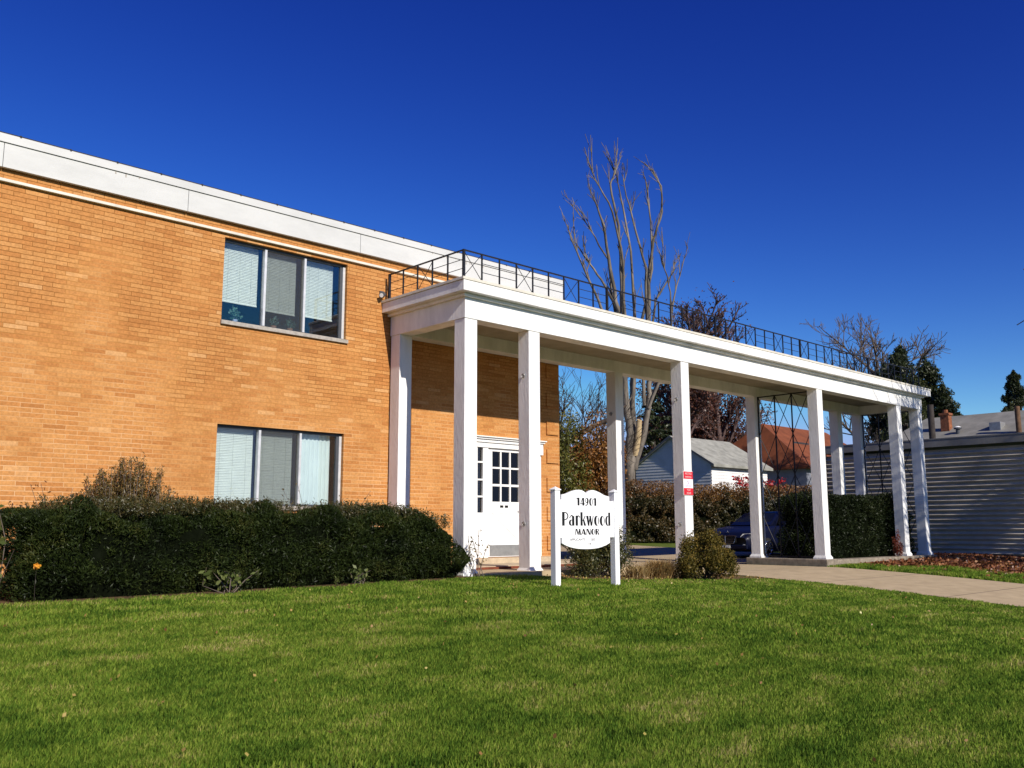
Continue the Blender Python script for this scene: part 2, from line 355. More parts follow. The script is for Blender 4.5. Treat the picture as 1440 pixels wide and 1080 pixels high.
# quoins at the right corner
for k in range(9):
    z0 = .314+.6*k
    if z0+.29 > 5.4: break
    MB().box(4.075, XR-.045, D-.032, D+.05, z0, z0+.286).build('quoin', M_brick, bld)
for x, zt, l in [(-5.1, 6.01, .05), (-4.95, 6.01, .07), (-4.75, 6.01, .03), (1.25, 6.01, .05), (1.75, 6.01, .08), (1.85, 6.01, .05), (2.2, 6.01, .06), (.9, 6.01, .03)]:
    MB().box(x, x+.02, D-.0795, D-.0775, zt-l*.7, zt).build('rust_stain', M_sill, bld)
def window(x0, x1, z0, z1, blinds, sill=True, screen=True):
    W_ = empty('window', ((x0+x1)/2, D, z0), None, None); W_.parent = bld; W_.location = np.array(W_.location)-OFF[bld]
    del_keys = [k for k in ('label', 'category') if k in W_]
    fr = MB(); y0, y1 = D+.07, D+.13
    fr.box(x0, x1, y0, y1, z1-.045, z1); fr.box(x0, x1, y0, y1, z0, z0+.03); fr.box(x0, x0+.03, y0, y1, z0+.03, z1-.045)
    fr.box(x1-.10, x1-.05, y0+.01, y1, z0+.03, z1-.045)
    fr.build('frame', M_alud, W_)
    jm = MB(); jm.box(x1-.05, x1-.002, y0-.005, y1, z0+.03, z1-.045); jm.build('jamb', M_alu, W_)
    xm = [x0+.765, x0+1.515]
    for x in xm: MB().box(x-.02, x+.02, y0-.02, y1, z0+.03, z1-.045).build('mullion', M_alu, W_)
    for a, b in zip([x0+.03, xm[0]+.02, xm[1]+.02], [xm[0]-.02, xm[1]-.02, x1-.10]):
        MB().box(a, b, y0+.03, y0+.036, z0+.03, z1-.045).build('glass_pane', M_glass, W_)
    if screen:
        MB().quad((xm[0]+.02, y0+.012, z0+.03), (xm[1]-.02, y0+.012, z0+.03), (xm[1]-.02, y0+.012, z1-.045), (xm[0]+.02, y0+.012, z1-.045)).build('insect_screen', M_screen, W_)
    MB().box(x0-.015, x1+.03, D-.045, D+.15, z0-.065, z0).build('sill', M_sill, W_, bevel=.005)
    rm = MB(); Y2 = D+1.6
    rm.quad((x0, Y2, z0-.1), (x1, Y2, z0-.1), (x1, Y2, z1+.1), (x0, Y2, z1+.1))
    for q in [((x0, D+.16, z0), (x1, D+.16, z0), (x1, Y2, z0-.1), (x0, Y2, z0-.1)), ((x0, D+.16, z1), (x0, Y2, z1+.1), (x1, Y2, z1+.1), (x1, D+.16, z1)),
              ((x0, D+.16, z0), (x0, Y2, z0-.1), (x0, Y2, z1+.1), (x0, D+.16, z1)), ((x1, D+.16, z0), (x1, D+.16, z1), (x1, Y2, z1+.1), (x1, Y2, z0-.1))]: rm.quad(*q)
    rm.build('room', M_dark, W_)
    for (a, b, zb, kind) in blinds:
        bm = MB(); y = D+.20
        if kind == 'slat':
            zz = np.arange(zb, z1-.02, .026)
            for i, z in enumerate(zz):
                jit = .002*math.sin(i*2.3)
                bm.quad((a, y-.004+jit, z), (b, y-.004, z+jit), (b, y+.004, z+.0255), (a, y+.004, z+.0255))
            bm.box(a, b, y-.015, y+.015, zb-.02, zb)
            for x in (a+.12, (a+b)/2, b-.12): bm.bar((x, y-.013, zb), (x, y-.013, z1), .002)
            bm.build('blind', M_blind, W_)
        else:
            xs = np.linspace(a, b, 40); yy = y+.012*np.sin(np.arange(40)*1.3)
            V = np.concatenate([np.stack([xs, yy, 0*xs+zb], 1), np.stack([xs, yy, 0*xs+z1], 1)]); i = np.arange(39)
            bm.addnp(V, np.stack([i, i+1, i+41, i+40], 1)); bm.build('curtain', M_curtain, W_, True)
    return W_
a0 = -3.29
window(*WINS[0], [(a0+.05, a0+.70, 4.42, 'slat'), (a0+.80, a0+1.42, 4.38, 'slat'), (a0+1.56, a0+2.16, 4.40, 'slat')])
window(*WINS[1], [(a0+.05, a0+.74, 1.16, 'slat'), (a0+.80, a0+1.46, 1.16, 'slat'), (a0+1.56, a0+2.2, 1.16, 'curtain')])
# entrance door and its surround
ds = empty('door_surround', (2.94, D, .19), None, None); ds.parent = bld; ds.location = np.array(ds.location)-OFF[bld]
fr = MB(); y0, y1 = D-.02, D+.09
fr.box(1.97, 2.10, y0, y1, .19, 2.46); fr.box(3.77, 3.90, y0, y1, .19, 2.46); fr.box(2.10, 3.77, y0, y1, 2.34, 2.46)
for (a, b) in ((2.10, 2.44), (3.43, 3.77)):
    fr.box(a, a+.055, y0+.02, y1, .19, 2.34); fr.box(b-.14, b, y0+.02, y1, .19, 2.34) if a < 3 else fr.box(b-.055, b, y0+.02, y1, .19, 2.34)
    fr.box(a+.055, (b-.14) if a < 3 else b-.055, y0+.02, y1, .19, 1.06)
    for z in (1.355, 1.685, 2.03, 2.345): fr.box(a+.055, (b-.14) if a < 3 else b-.055, y0+.025, y1, z, z+.034 if z < 2.3 else z+.0)if z < 2.3 else None
    fr.box(a+.075, (b-.16) if a < 3 else b-.075, y0+.012, y0+.02, .35, .92)
fr.build('frame', M_door, ds, bevel=.006)
for (a, b) in ((2.155, 2.30), (3.485, 3.715)):
    MB().box(a, b, D+.045, D+.05, 1.06, 2.34).build('sidelight_glass', M_glassd, ds)
cr = MB(); cr.box(1.93, 3.94, D-.05, D-.02, 2.44, 2.50); cr.box(1.90, 3.97, D-.085, D, 2.50, 2.535); cr.box(1.88, 3.99, D-.12, D, 2.535, 2.56); cr.box(1.97, 3.90, D-.02, D+.05, 2.46, 2.50)
cr.build('cornice', M_door, ds, bevel=.008)
for xc in (1.99, 3.88): MB().box(xc-.045, xc+.045, D-.07, D-.02, 2.26, 2.44).build('bracket', M_door, ds, bevel=.01)
dr = empty('door', (2.94, D, .19), None, None); dr.parent = bld; dr.location = np.array(dr.location)-OFF[bld]
lf = MB(); ya, yb = D+.03, D+.075; X = [2.57, 2.79, 2.825, 3.045, 3.08, 3.30]; Zs = [1.28, 1.585, 1.63, 1.935, 1.97, 2.28]
lf.box(2.445, 2.57, ya, yb, .2, 2.335); lf.box(3.30, 3.425, ya, yb, .2, 2.335); lf.box(2.57, 3.30, ya, yb, .2, 1.28); lf.box(2.57, 3.30, ya, yb, 2.28, 2.335)
for i in (1, 3): lf.box(X[i], X[i+1], ya+.005, yb, 1.28, 2.28); lf.box(2.57, 3.30, ya+.007, yb-.002, Zs[i], Zs[i+1])
# cross-buck mouldings of the lower panel
for a, b in [((2.56, .50), (2.56, 1.06)), ((3.31, .50), (3.31, 1.06)), ((2.56, 1.06), (3.31, 1.06)), ((2.56, .50), (3.31, .50)), ((2.56, 1.06), (3.31, .50)), ((2.56, .50), (3.31, 1.06))]:
    lf.bar((a[0], ya-.001, a[1]), (b[0], ya-.001, b[1]), .010)
lf.build('leaf', M_door, dr)
MB().box(2.57, 3.30, ya+.025, ya+.03, 1.28, 2.28).build('glazing', M_glassd, dr)
for xs in (2.78, 2.91): MB().box(xs, xs+.085, ya-.006, ya+.004, 1.165, 1.21).build('mail_slot', M_black, dr)
MB().box(2.50, 3.37, ya-.005, ya+.002, .215, .43).build('kick_plate', M_steel, dr, bevel=.001)
hb = MB(); hb.bar((3.36, ya-.06, 1.12), (3.36, ya, 1.12), .013, 8); hb.bar((3.36, ya-.06, 1.12), (3.25, ya-.06, 1.12), .011, 8); hb.cyl((3.36, ya-.01, 1.12), .03, .01, 12, ax=1); hb.build('handle', M_steel, dr)
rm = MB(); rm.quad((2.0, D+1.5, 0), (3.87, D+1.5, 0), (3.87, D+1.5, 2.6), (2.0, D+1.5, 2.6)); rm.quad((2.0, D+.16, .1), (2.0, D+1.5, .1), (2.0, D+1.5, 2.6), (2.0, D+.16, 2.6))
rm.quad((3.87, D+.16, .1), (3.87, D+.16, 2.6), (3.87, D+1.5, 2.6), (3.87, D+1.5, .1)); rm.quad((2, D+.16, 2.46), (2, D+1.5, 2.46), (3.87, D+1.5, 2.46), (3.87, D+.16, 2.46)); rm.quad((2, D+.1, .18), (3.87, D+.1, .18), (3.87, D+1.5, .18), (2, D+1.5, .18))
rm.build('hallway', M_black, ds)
dstp = MB(); dstp.box(1.8, 4.1, D-.24, D+.1, .036, .185); dstp.build('door_step', M_conc2, bld, bevel=.01)
sp = MB(); sp.box(.34, 4.4, .95, D-.25, .04, .088); sp.build('entrance_slab', M_conc2, bld, bevel=.008)
sp = MB(); sp.box(.34, 4.4, .86, .948, .037, .075); sp.build('brick_edging', M_redbrick, bld)

# ------------------------------------------------------------------ entrance canopy
cano = empty('entrance_canopy', (0, 0, 0), 'long white flat roofed entrance canopy on square columns with iron roof railing', 'canopy')
CW = .2744; ZB = 4.245; XE = 18.0
XCOL = [0, 1.495, 5.996, 11.722, 16.299, 17.73]; YBK = 1.812
fz = MB(); fz.box(-.012, XE+.016, -.014, CW, ZB, 4.655); fz.box(-.012, CW, CW, YBK, ZB, 4.655); fz.box(XE-CW, XE+.016, CW, YBK, ZB, 4.655)
fz.box(-.012, XE+.016, YBK, YBK+CW+.012, ZB, 4.655); fz.build('frieze', M_white, cano, bevel=.006)
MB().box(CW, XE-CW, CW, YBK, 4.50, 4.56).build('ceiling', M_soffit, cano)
OV = .193
cz = MB(); cz.box(-OV, 18.284, -OV, D-.005, 4.657, 4.835); cz.box(4.62, 18.284, D-.005, D+.16, 4.657, 4.835); cz.build('coping', M_white, cano, bevel=.006)
lp = MB(); lp.box(-OV-.022, 18.30, -OV-.012, D-.004, 4.838, 4.885); lp.box(4.63, 18.30, D-.004, D+.18, 4.838, 4.885); lp.build('roof_lip', M_cream, cano, bevel=.004)
md = MB(); md.box(-.075, XE+.08, -.075, -.014, 4.60, 4.6565); md.box(-.075, -.012, -.0139, D-.01, 4.60, 4.6565); md.build('moulding', M_white, cano, bevel=.01)
GR = 'square white columns of the entrance canopy'
def column(x, y, z0, hook):
    m_ = MB(); m_.box(x, x+CW, y, y+CW, z0+.075, ZB-.001); c = m_.build('column', M_white, cano, bevel=.008)
    b_ = MB(); q = .035
    V = [(x-q, y-q, z0-.3), (x+CW+q, y-q, z0-.3), (x+CW+q, y+CW+q, z0-.3), (x-q, y+CW+q, z0-.3), (x-q, y-q, z0+.02), (x+CW+q, y-q, z0+.02), (x+CW+q, y+CW+q, z0+.02), (x-q, y+CW+q, z0+.02),
         (x-.003, y-.003, z0+.08), (x+CW+.003, y-.003, z0+.08), (x+CW+.003, y+CW+.003, z0+.08), (x-.003, y+CW+.003, z0+.08)]
    F = [(3, 2, 1, 0), (8, 9, 10, 11)]+[(i, (i+1) % 4, (i+1) % 4+4, i+4) for i in range(4)]+[(i+4, (i+1) % 4+4, (i+1) % 4+8, i+8) for i in range(4)]
    b_.add(V, F).build('base', M_white, c)
    for hz in hook:
        r = MB(); ang = np.linspace(0, 2*np.pi, 13)
        P = [np.array((x-.02, y+.13+.035*math.cos(a), hz+.035*math.sin(a))) for a in ang]; V, Q = tube(P, [.009]*13, 5); r.addnp(V, Q)
        r.bar((x-.022, y+.13, hz), (x+.005, y+.13, hz), .014, 6); r.build('tie_ring', M_steel, c)
for i, x in enumerate(XCOL): column(x, 0, .0, [3.44, .83] if i in (1, 2) else [])
for i, x in enumerate(XCOL):
    if i == 1: continue
    column(x, YBK, .0, [3.30] if i == 2 else [])
# planter kerbs that carry the columns at the drive
kb = MB(); kb.box(11.62, 12.12, -.10, 2.2, -.4, -.012); kb.box(12.12, 18.15, -.10, .30, -.4, -.03); kb.build('plinth', M_kerb, cano, bevel=.02)
# roof railing
rl = MB(); ZR0, ZR1 = 4.886, 5.372; PX = -.12; PY = -.10; step = .4053; NP = 44
XEND = PX+step*NP
def rail_run(mb, a, b, z): mb.bar((*a, z), (*b, z), .011 if z > 5.3 else .006)
rl.bar((PX, PY, ZR1), (XEND, PY, ZR1), .016); rl.bar((PX, PY, ZR1), (PX, 2.0, ZR1), .016)
for k in range(NP):
    if k % 3:
        for z in (ZR0+.17, ZR0+.325): rl.bar((PX+step*k, PY, z), (PX+step*(k+1), PY, z), .0065)
ST = .42
for k in range(5):
    if k != 2:
        for z in (ZR0+.17, ZR0+.325): rl.bar((PX, PY+ST*k, z), (PX, PY+ST*(k+1), z), .0065)
rail = rl.build('railing', M_iron, cano)
for k in range(NP+1):
    r = .011 if k % 9 else .02
    MB().box(PX+step*k-r, PX+step*k+r, PY-r, PY+r, ZR0, ZR1+.01).build('post', M_iron, rail)
    if k % 3 == 0 and k < NP:
        x0, x1 = PX+step*k, PX+step*(k+1); MB().bar((x0, PY, ZR0+.03), (x1, PY, ZR1), .0065).bar((x0, PY+.012, ZR1), (x1, PY+.012, ZR0+.03), .0065).build('cross_brace', M_iron, rail)
for k in range(1, 6):
    r = .02 if k == 5 else .011
    MB().box(PX-r, PX+r, PY+ST*k-r, PY+ST*k+r, ZR0, ZR1+.01).build('post', M_iron, rail)
MB().bar((PX, PY+ST*2, ZR0+.03), (PX, PY+ST*3, ZR1), .0065).bar((PX+.012, PY+ST*2, ZR1), (PX+.012, PY+ST*3, ZR0+.03), .0065).build('cross_brace', M_iron, rail)
# iron trellis panels between front and back columns
def trellis(x):
    t_ = MB(); ys = np.linspace(CW+.03, YBK-.03, 4); z0, z1 = .02, ZB-.01
    for i, y in enumerate(ys): t_.box(x-.014, x+.014, y-.014, y+.014, z0, z1)
    t_.box(x-.014, x+.014, ys[0], ys[-1], z1-.03, z1-.002); t_.box(x-.014, x+.014, ys[0], ys[-1], z0, z0+.03)
    h = (z1-z0)/4
    for i in range(3):
        for k in range(4):
            t_.bar((x, ys[i], z0+h*k), (x, ys[i+1], z0+h*(k+1)), .009); t_.bar((x+.012, ys[i], z0+h*(k+1)), (x+.012, ys[i+1], z0+h*k), .009)
    t_.build('trellis', M_iron, cano)
trellis(11.86); trellis(17.87)

# wall floodlight beside the canopy roof
fl = empty('floodlight', (-.2, D, 5.0), 'small black floodlight with white lens on brick wall at canopy corner', 'light')
b_ = MB(); b_.box(-.26, -.16, D-.03, D, 4.96, 5.06); b_.bar((-.21, D-.03, 5.0), (-.27, D-.13, 4.99), .018, 8); b_.build('bracket', M_alud, fl)
b_ = MB(); b_.bar((-.20, D-.08, 4.99), (-.30, D-.13, 4.95), .03, 12, .045); b_.build('housing', M_alud, fl)
MB().bar((-.3005, D-.1303, 4.9498), (-.303, D-.1315, 4.949), .04, 12).build('lens', M_white, fl)

# notice on the third front column
nx0, nx1 = 5.94, 6.275
no = empty('parking_notice', (6.1, -.02, 1.43), 'red and white parking notice fixed to front of third white canopy column', 'sign')
def plate(name, z0, z1, mat, y0=-.03, y1=-.001, x0=nx0, x1=nx1, par=no): return MB().box(x0, x1, y0, y1, z0, z1).build(name, mat, par, bevel=.003)
bd = plate('backing_board', 1.425, 1.925, M_white, -.016, -.002)
p1 = plate('red_panel', 1.765, 1.918, M_red, -.020, -.0165, nx0+.007, nx1-.007); p2 = plate('red_panel', 1.432, 1.575, M_red, -.020, -.0165, nx0+.007, nx1-.007)
def text_obj(name, s, x, z, size, mat, parent, y, xs=1.0):
    cu = bpy.data.curves.new(name, 'FONT'); cu.body = s; cu.align_x = 'CENTER'; cu.size = size; cu.extrude = .001
    to = bpy.data.objects.new(name, cu); COL.objects.link(to); bpy.context.view_layer.update()
    me = bpy.data.meshes.new_from_object(to.evaluated_get(bpy.context.evaluated_depsgraph_get()))
    bpy.data.objects.remove(to); bpy.data.curves.remove(cu)
    n = len(me.vertices); co = np.empty(n*3); me.vertices.foreach_get('co', co); co = co.reshape(-1, 3)
    co = np.stack([co[:, 0]*xs+x, y-co[:, 2], co[:, 1]+z], 1)-OFF[parent]
    me.vertices.foreach_set('co', co.astype(np.float32).ravel()); me.update(); me.materials.clear(); me.materials.append(mat)
    o = bpy.data.objects.new(name, me); COL.objects.link(o); o.parent = parent; OFF[o] = OFF[parent]; return o
xc = (nx0+nx1)/2
text_obj('lettering', 'NOTICE', xc, 1.853, .062, M_pink, p1, -.0215); text_obj('lettering', 'PARKING', xc, 1.787, .052, M_pink, p1, -.0215)
text_obj('lettering', 'TOW', xc, 1.515, .055, M_pink, p2, -.0215); text_obj('lettering', 'ZONE', xc, 1.452, .055, M_pink, p2, -.0215)
lp_ = MB(); cx_, cz_ = xc, 1.69
lp_.bar((cx_-.03, -.018, cz_+.04), (cx_+.03, -.018, cz_-.04), .007); lp_.bar((cx_+.03, -.018, cz_+.04), (cx_-.03, -.018, cz_-.04), .007)
for k, zz in enumerate((1.625, 1.602)): lp_.box(xc-.11, xc+.11, -.018, -.0165, zz, zz+.012)
lp_.build('print', M_lilac, no)

# ------------------------------------------------------------------ entrance sign
SY = -2.12
sg = empty('entrance_sign', (.64, SY, -.1), 'white painted wooden name sign with black lettering between two white posts on lawn', 'sign')
M_signw = pmat('sign_white', (.84, .84, .84), .5, .03, 4)
for (x0, x1, zt) in ((-.066, .038, 1.305), (1.254, 1.356, 1.30)):
    p_ = MB().box(x0, x1, SY, SY+.1, -.5, zt).build('post', M_signw, sg, bevel=.004)
    c_ = MB(); q = .012; xm = (x0+x1)/2; ym = SY+.05
    V = [(x0-q, SY-q, zt), (x1+q, SY-q, zt), (x1+q, SY+.1+q, zt), (x0-q, SY+.1+q, zt), (x0-q, SY-q, zt+.012), (x1+q, SY-q, zt+.012), (x1+q, SY+.1+q, zt+.012), (x0-q, SY+.1+q, zt+.012), (xm, ym, zt+.055)]
    c_.add(V, [(3, 2, 1, 0)]+[(i, (i+1) % 4, (i+1) % 4+4, i+4) for i in range(4)]+[(i+4, (i+1) % 4+4, 8) for i in range(4)]); c_.build('cap', M_signw, p_)
def smooth_pts(P, n=6):
    out = []
    for i in range(len(P)-1):
        p0 = P[max(0, i-1)]; p1 = P[i]; p2 = P[i+1]; p3 = P[min(len(P)-1, i+2)]
        for t in np.linspace(0, 1, n, endpoint=False):
            out.append(tuple(.5*((2*np.array(p1))+(np.array(p2)-p0)*t+(2*np.array(p0)-5*np.array(p1)+4*np.array(p2)-p3)*t*t+(-np.array(p0)+3*np.array(p1)-3*np.array(p2)+p3)*t**3)))
    return out+[tuple(P[-1])]
top1 = [np.array(p) for p in [(.085, 1.240), (.19, 1.258), (.33, 1.302), (.455, 1.322), (.545, 1.312), (.595, 1.290), (.625, 1.268)]]
top2 = [np.array(p) for p in [(.625, 1.268), (.657, 1.290), (.71, 1.315), (.79, 1.325), (.92, 1.297), (1.04, 1.255), (1.155, 1.235)]]
bot = [np.array(p) for p in [(1.155, .535), (1.07, .503), (.93, .468), (.79, .452), (.62, .448), (.43, .456), (.28, .478), (.17, .507), (.085, .540)]]
tops = [tuple(p) for p in smooth_pts(top1)]+[tuple(p) for p in smooth_pts(top2)][1:]
bots = [tuple(p) for p in smooth_pts(bot)]
YB0, YB1 = SY+.018, SY+.058
bo = MB()
# board face as vertical strips between the top and bottom outlines
xs = np.linspace(.085, 1.155, 90); tz = np.interp(xs, [p[0] for p in tops], [p[1] for p in tops]); bz = np.interp(xs, [p[0] for p in bots[::-1]], [p[1] for p in bots[::-1]])
outl = [(a, b) for a, b in zip(xs, bz)]+[(a, b) for a, b in zip(xs[::-1], tz[::-1])]
n = len(xs); V = [(a, YB0, b) for a, b in zip(xs, tz)]+[(a, YB0, b) for a, b in zip(xs, bz)]+[(a, YB1, b) for a, b in zip(xs, tz)]+[(a, YB1, b) for a, b in zip(xs, bz)]
Fq = []
for i in range(n-1): Fq += [(n+i, n+i+1, i+1, i), (2*n+i, 2*n+i+1, 3*n+i+1, 3*n+i), (i, i+1, 2*n+i+1, 2*n+i), (n+i+1, n+i, 3*n+i, 3*n+i+1)]
Fq += [(0, 2*n, 3*n, n), (n-1, 2*n-1, 4*n-1, 3*n-1)]
bo.add(V, Fq); bo.box(.0385, .085, YB0, YB1, .617, 1.168); bo.box(1.155, 1.2535, YB0, YB1, .617, 1.165)
board = bo.build('board', M_signw, sg)
# fat-and-thin display lettering drawn as shapes
class Glyph:
    def __init__(s): s.mb = MB()
    def q(s, x0, z0, sx, sz, *P): s.mb.quad(*[(x0+p[0]*sx, YB0-.0015, z0+p[1]*sz) for p in P])
    def ring(s, x0, z0, sx, sz, cx, cz, rx, rz, tl, tr, tt, a0=0, a1=360, n=28):
        A = np.radians(np.linspace(a0, a1, n)); ix = rx-(tl+tr)/2; ic = cx+(tl-tr)/2; iz = rz-tt
        for a, b in zip(A, A[1:]):
            s.q(x0, z0, sx, sz, (ic+ix*math.cos(a), cz+iz*math.sin(a)), (cx+rx*math.cos(a), cz+rz*math.sin(a)), (cx+rx*math.cos(b), cz+rz*math.sin(b)), (ic+ix*math.cos(b), cz+iz*math.sin(b)))
def letter(G, c, x, z, w, h):
    """draws c in a box of width w, height h"""
    Q = lambda *P: G.q(x, z, w, h, *P); RG = lambda *a, **k: G.ring(x, z, w, h, *a, **k)
    bar = lambda a, b, c_=0, d=1: Q((a, c_), (b, c_), (b, d), (a, d))
    if c == '1': bar(.3, .80); Q((.02, .76), (.3, .86), (.3, 1), (.02, .88))
    elif c == '4': bar(.46, .86); Q((-.02, .26), (.14, .26), (.6, 1), (.46, 1)); Q((-.02, .17), (1, .17), (1, .28), (-.02, .28))
    elif c == '9': RG(.5, .67, .48, .33, .15, .40, .09); Q((.58, .67), (.98, .67), (.86, .25), (.56, .16)); Q((.56, .16), (.86, .25), (.62, .03), (.38, .0)); Q((.06, .10), (.10, .0), (.40, .0), (.56, .16))
    elif c == '0' or c == 'O': RG(.5, .5, .5, .5, .46, .16, .08)
    elif c == 'P': bar(0, .40); RG(.40, .70, .60, .30, 0, .17, .055, a0=-90, a1=90)
    elif c == 'a': bar(.56, .96, 0, .70); RG(.40, .22, .40, .22, .34, .1, .05); Q((.08, .60), (.20, .55), (.45, .72), (.45, .80)); Q((.45, .72), (.62, .66), (.94, .68), (.45, .80))
    elif c == 'r': bar(.1, .58, 0, .74); RG(.74, .56, .30, .20, .16, .16, .07, a0=10, a1=170)
    elif c == 'k': bar(.05, .42); Q((.42, .38), (.54, .33), (.96, .74), (.80, .74)); Q((.46, .40), (.62, .54), (1.02, 0), (.66, 0))
    elif c == 'w': Q((.0, .74), (.30, .74), (.44, .0), (.24, 0)); Q((.26, 0), (.40, 0), (.60, .74), (.50, .74)); Q((.42, .74), (.66, .74), (.80, 0), (.60, 0)); Q((.68, 0), (.80, 0), (1.02, .74), (.92, .74))
    elif c == 'o': RG(.5, .37, .48, .38, .44, .14, .05)
    elif c == 'd': bar(.58, .96); RG(.42, .37, .42, .38, .34, .08, .05)
    elif c == 'M': Q((-.02, 0), (.10, 0), (.22, 1), (.12, 1)); Q((.13, 1), (.38, 1), (.62, 0), (.46, 0)); Q((.46, 0), (.58, 0), (.82, 1), (.72, 1)); Q((.68, 1), (.90, 1), (1, 0), (.72, 0))
    elif c == 'A': Q((-.02, 0), (.14, 0), (.54, 1), (.40, 1)); Q((.36, 1), (.60, 1), (1, 0), (.60, 0)); Q((.2, .22), (.7, .22), (.7, .34), (.2, .34))
    elif c == 'N': bar(.0, .13); Q((.0, 1), (.38, 1), (1, 0), (.62, 0)); bar(.87, 1.)
    elif c == 'R': bar(0, .42); RG(.42, .75, .52, .25, 0, .20, .09, a0=-90, a1=90); Q((.46, .52), (.66, .52), (1.04, 0), (.68, 0))
G = Glyph()
def word(s, x, z, h, adv): 
    for c, (w, g) in zip(s, adv): letter(G, c, x, z, w, h); x += w+g
word('14901', .405, 1.090, .115, [(.085, .005), (.095, .006), (.082, .010), (.085, .008), (.085, 0)])
word('Parkwood', .093, .792, .20, [(.135, .008), (.125, .012), (.105, .006), (.128, .004), (.165, .010), (.118, .012), (.118, .012), (.122, 0)])
word('MANOR', .367, .658, .088, [(.130, .006), (.110, .008), (.092, .010), (.088, .010), (.088, 0)])
G.mb.build('lettering', M_text, board)
text_obj('small_lettering', 'APPLICANTS', .425, .572, .050, M_text, board, YB0-.0005, 1.18); text_obj('small_lettering', 'SEE', .765, .570, .050, M_text, board, YB0-.0005, 1.18)
text_obj('faded_lettering', 'MGR. AT', .49, .512, .044, M_grey_text, board, YB0-.0005, 1.0); text_obj('small_lettering', '118', .685, .510, .046, M_text, board, YB0-.0005, 1.1)

# ------------------------------------------------------------------ vegetation
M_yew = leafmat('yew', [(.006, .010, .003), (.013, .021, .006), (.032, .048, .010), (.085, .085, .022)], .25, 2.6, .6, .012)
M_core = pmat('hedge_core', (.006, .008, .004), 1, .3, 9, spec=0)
def surf_box(r, n, x0, x1, y0, y1, z0, z1, edge=.12, rad=.25, faces='ftlrb'):
    """points and normals on a rounded, lumpy box (front/top/left/right/back)"""
    A = {'f': (x1-x0)*(z1-z0), 'b': (x1-x0)*(z1-z0), 't': (x1-x0)*(y1-y0), 'l': (y1-y0)*(z1-z0), 'r': (y1-y0)*(z1-z0)}
    tot = sum(A[k] for k in faces); P, Nn = [], []
    for k in faces:
        m_ = int(n*A[k]/tot); u, v = r.random(m_), r.random(m_)
        X, Y, Z = x0+(x1-x0)*u, y0+(y1-y0)*u, z0+(z1-z0)*v
        if k == 'f': p = np.stack([X, 0*u+y0, Z], 1); q = (0, -1, 0)
        if k == 'b': p = np.stack([X, 0*u+y1, Z], 1); q = (0, 1, 0)
        if k == 't': p = np.stack([X, y0+(y1-y0)*v, 0*u+z1], 1); q = (0, 0, 1)
        if k == 'l': p = np.stack([0*u+x0, Y, Z], 1); q = (-1, 0, 0)
        if k == 'r': p = np.stack([0*u+x1, Y, Z], 1); q = (1, 0, 0)
        P.append(p); Nn.append(np.tile(q, (m_, 1)).astype(float))
    P = np.concatenate(P); Nn = np.concatenate(Nn)
    # round the edges
    c = np.array([np.clip(P[:, 0], x0+rad, x1-rad), np.clip(P[:, 1], y0+rad, y1-rad), np.clip(P[:, 2], z0-9, z1-rad)]).T
    d = P-c; L = np.linalg.norm(d, axis=1)+1e-9; out = np.where(L > rad, rad/L, 1)[:, None]
    Nn = d/L[:, None]; P = c+d*out
    lump = .5*noise2(P[:, 0]*3+P[:, 1], P[:, 2]*3+P[:, 1]*2, 1.6, 3)+.5*noise2(P[:, 0]*8+P[:, 1]*7, P[:, 2]*8+P[:, 1]*4, 1.3, 5)
    big = noise2(P[:, 0]*1.9+P[:, 1], P[:, 2]*2.6-P[:, 1], 1.5, 8)+.7*noise2(P[:, 0]*4.3, P[:, 2]*4.3+P[:, 1]*3, 1.2, 12)
    P = P+Nn*(edge*lump+edge*1.25*big-.4*edge*r.random(len(P))**2*3)[:, None]
    return P, Nn
def hedge(name, label, cat, box, n, size, mat, seed, edge=.10, rad=.25, group=None, aspect=.28, core_in=.16, taper=None):
    r = np.random.default_rng(seed); x0, x1, y0, y1, z0, z1 = box
    root = empty(name, ((x0+x1)/2, (y0+y1)/2, z0), label, cat, group)
    P, Nn = surf_box(r, n, *box, edge=edge, rad=rad)
    hole = noise2(P[:, 0]*3.3+P[:, 1]*2, P[:, 2]*3.9+P[:, 0]*.6, 1.5, 77)+.6*noise2(P[:, 0]*8, P[:, 2]*8+P[:, 1]*5, 1.2, 78)
    k = ((hole > -.26) | (r.random(len(P)) < .30) | (Nn[:, 2] > .6)) & ((P[:, 2] > z0+.22) | (r.random(len(P)) < .25+2.2*(P[:, 2]-z0)+.5*hole)); P, Nn = P[k], Nn[k]
    if taper: P[:, 2] -= .25*np.clip((P[:, 0]-taper)/(x1-taper), 0, 1)**1.6*(P[:, 2]-z0)
    V, Q = leaf_quads(P, size, r, aspect, .4, Nn*1.1); np_mesh('foliage', V, [Q], mat, root)
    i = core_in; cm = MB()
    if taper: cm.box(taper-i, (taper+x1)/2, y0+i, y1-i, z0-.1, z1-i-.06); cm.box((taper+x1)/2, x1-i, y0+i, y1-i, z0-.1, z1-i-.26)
    cm.box(x0+i, (taper or x1)-i, y0+i, y1-i, z0-.1, z1-i).build('shade_core', M_core, root, bevel=.12)  # solid near-black filler, its colour stands for shade in the leaf gaps
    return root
hg = hedge('yew_hedge', 'long dark green clipped yew hedge under the ground floor window', 'hedge', (-6.56, -.16, -.30, 1.0, -.08, 1.0), 250000, .052, M_yew, 11, .17, .30, aspect=.24, taper=-1.7)
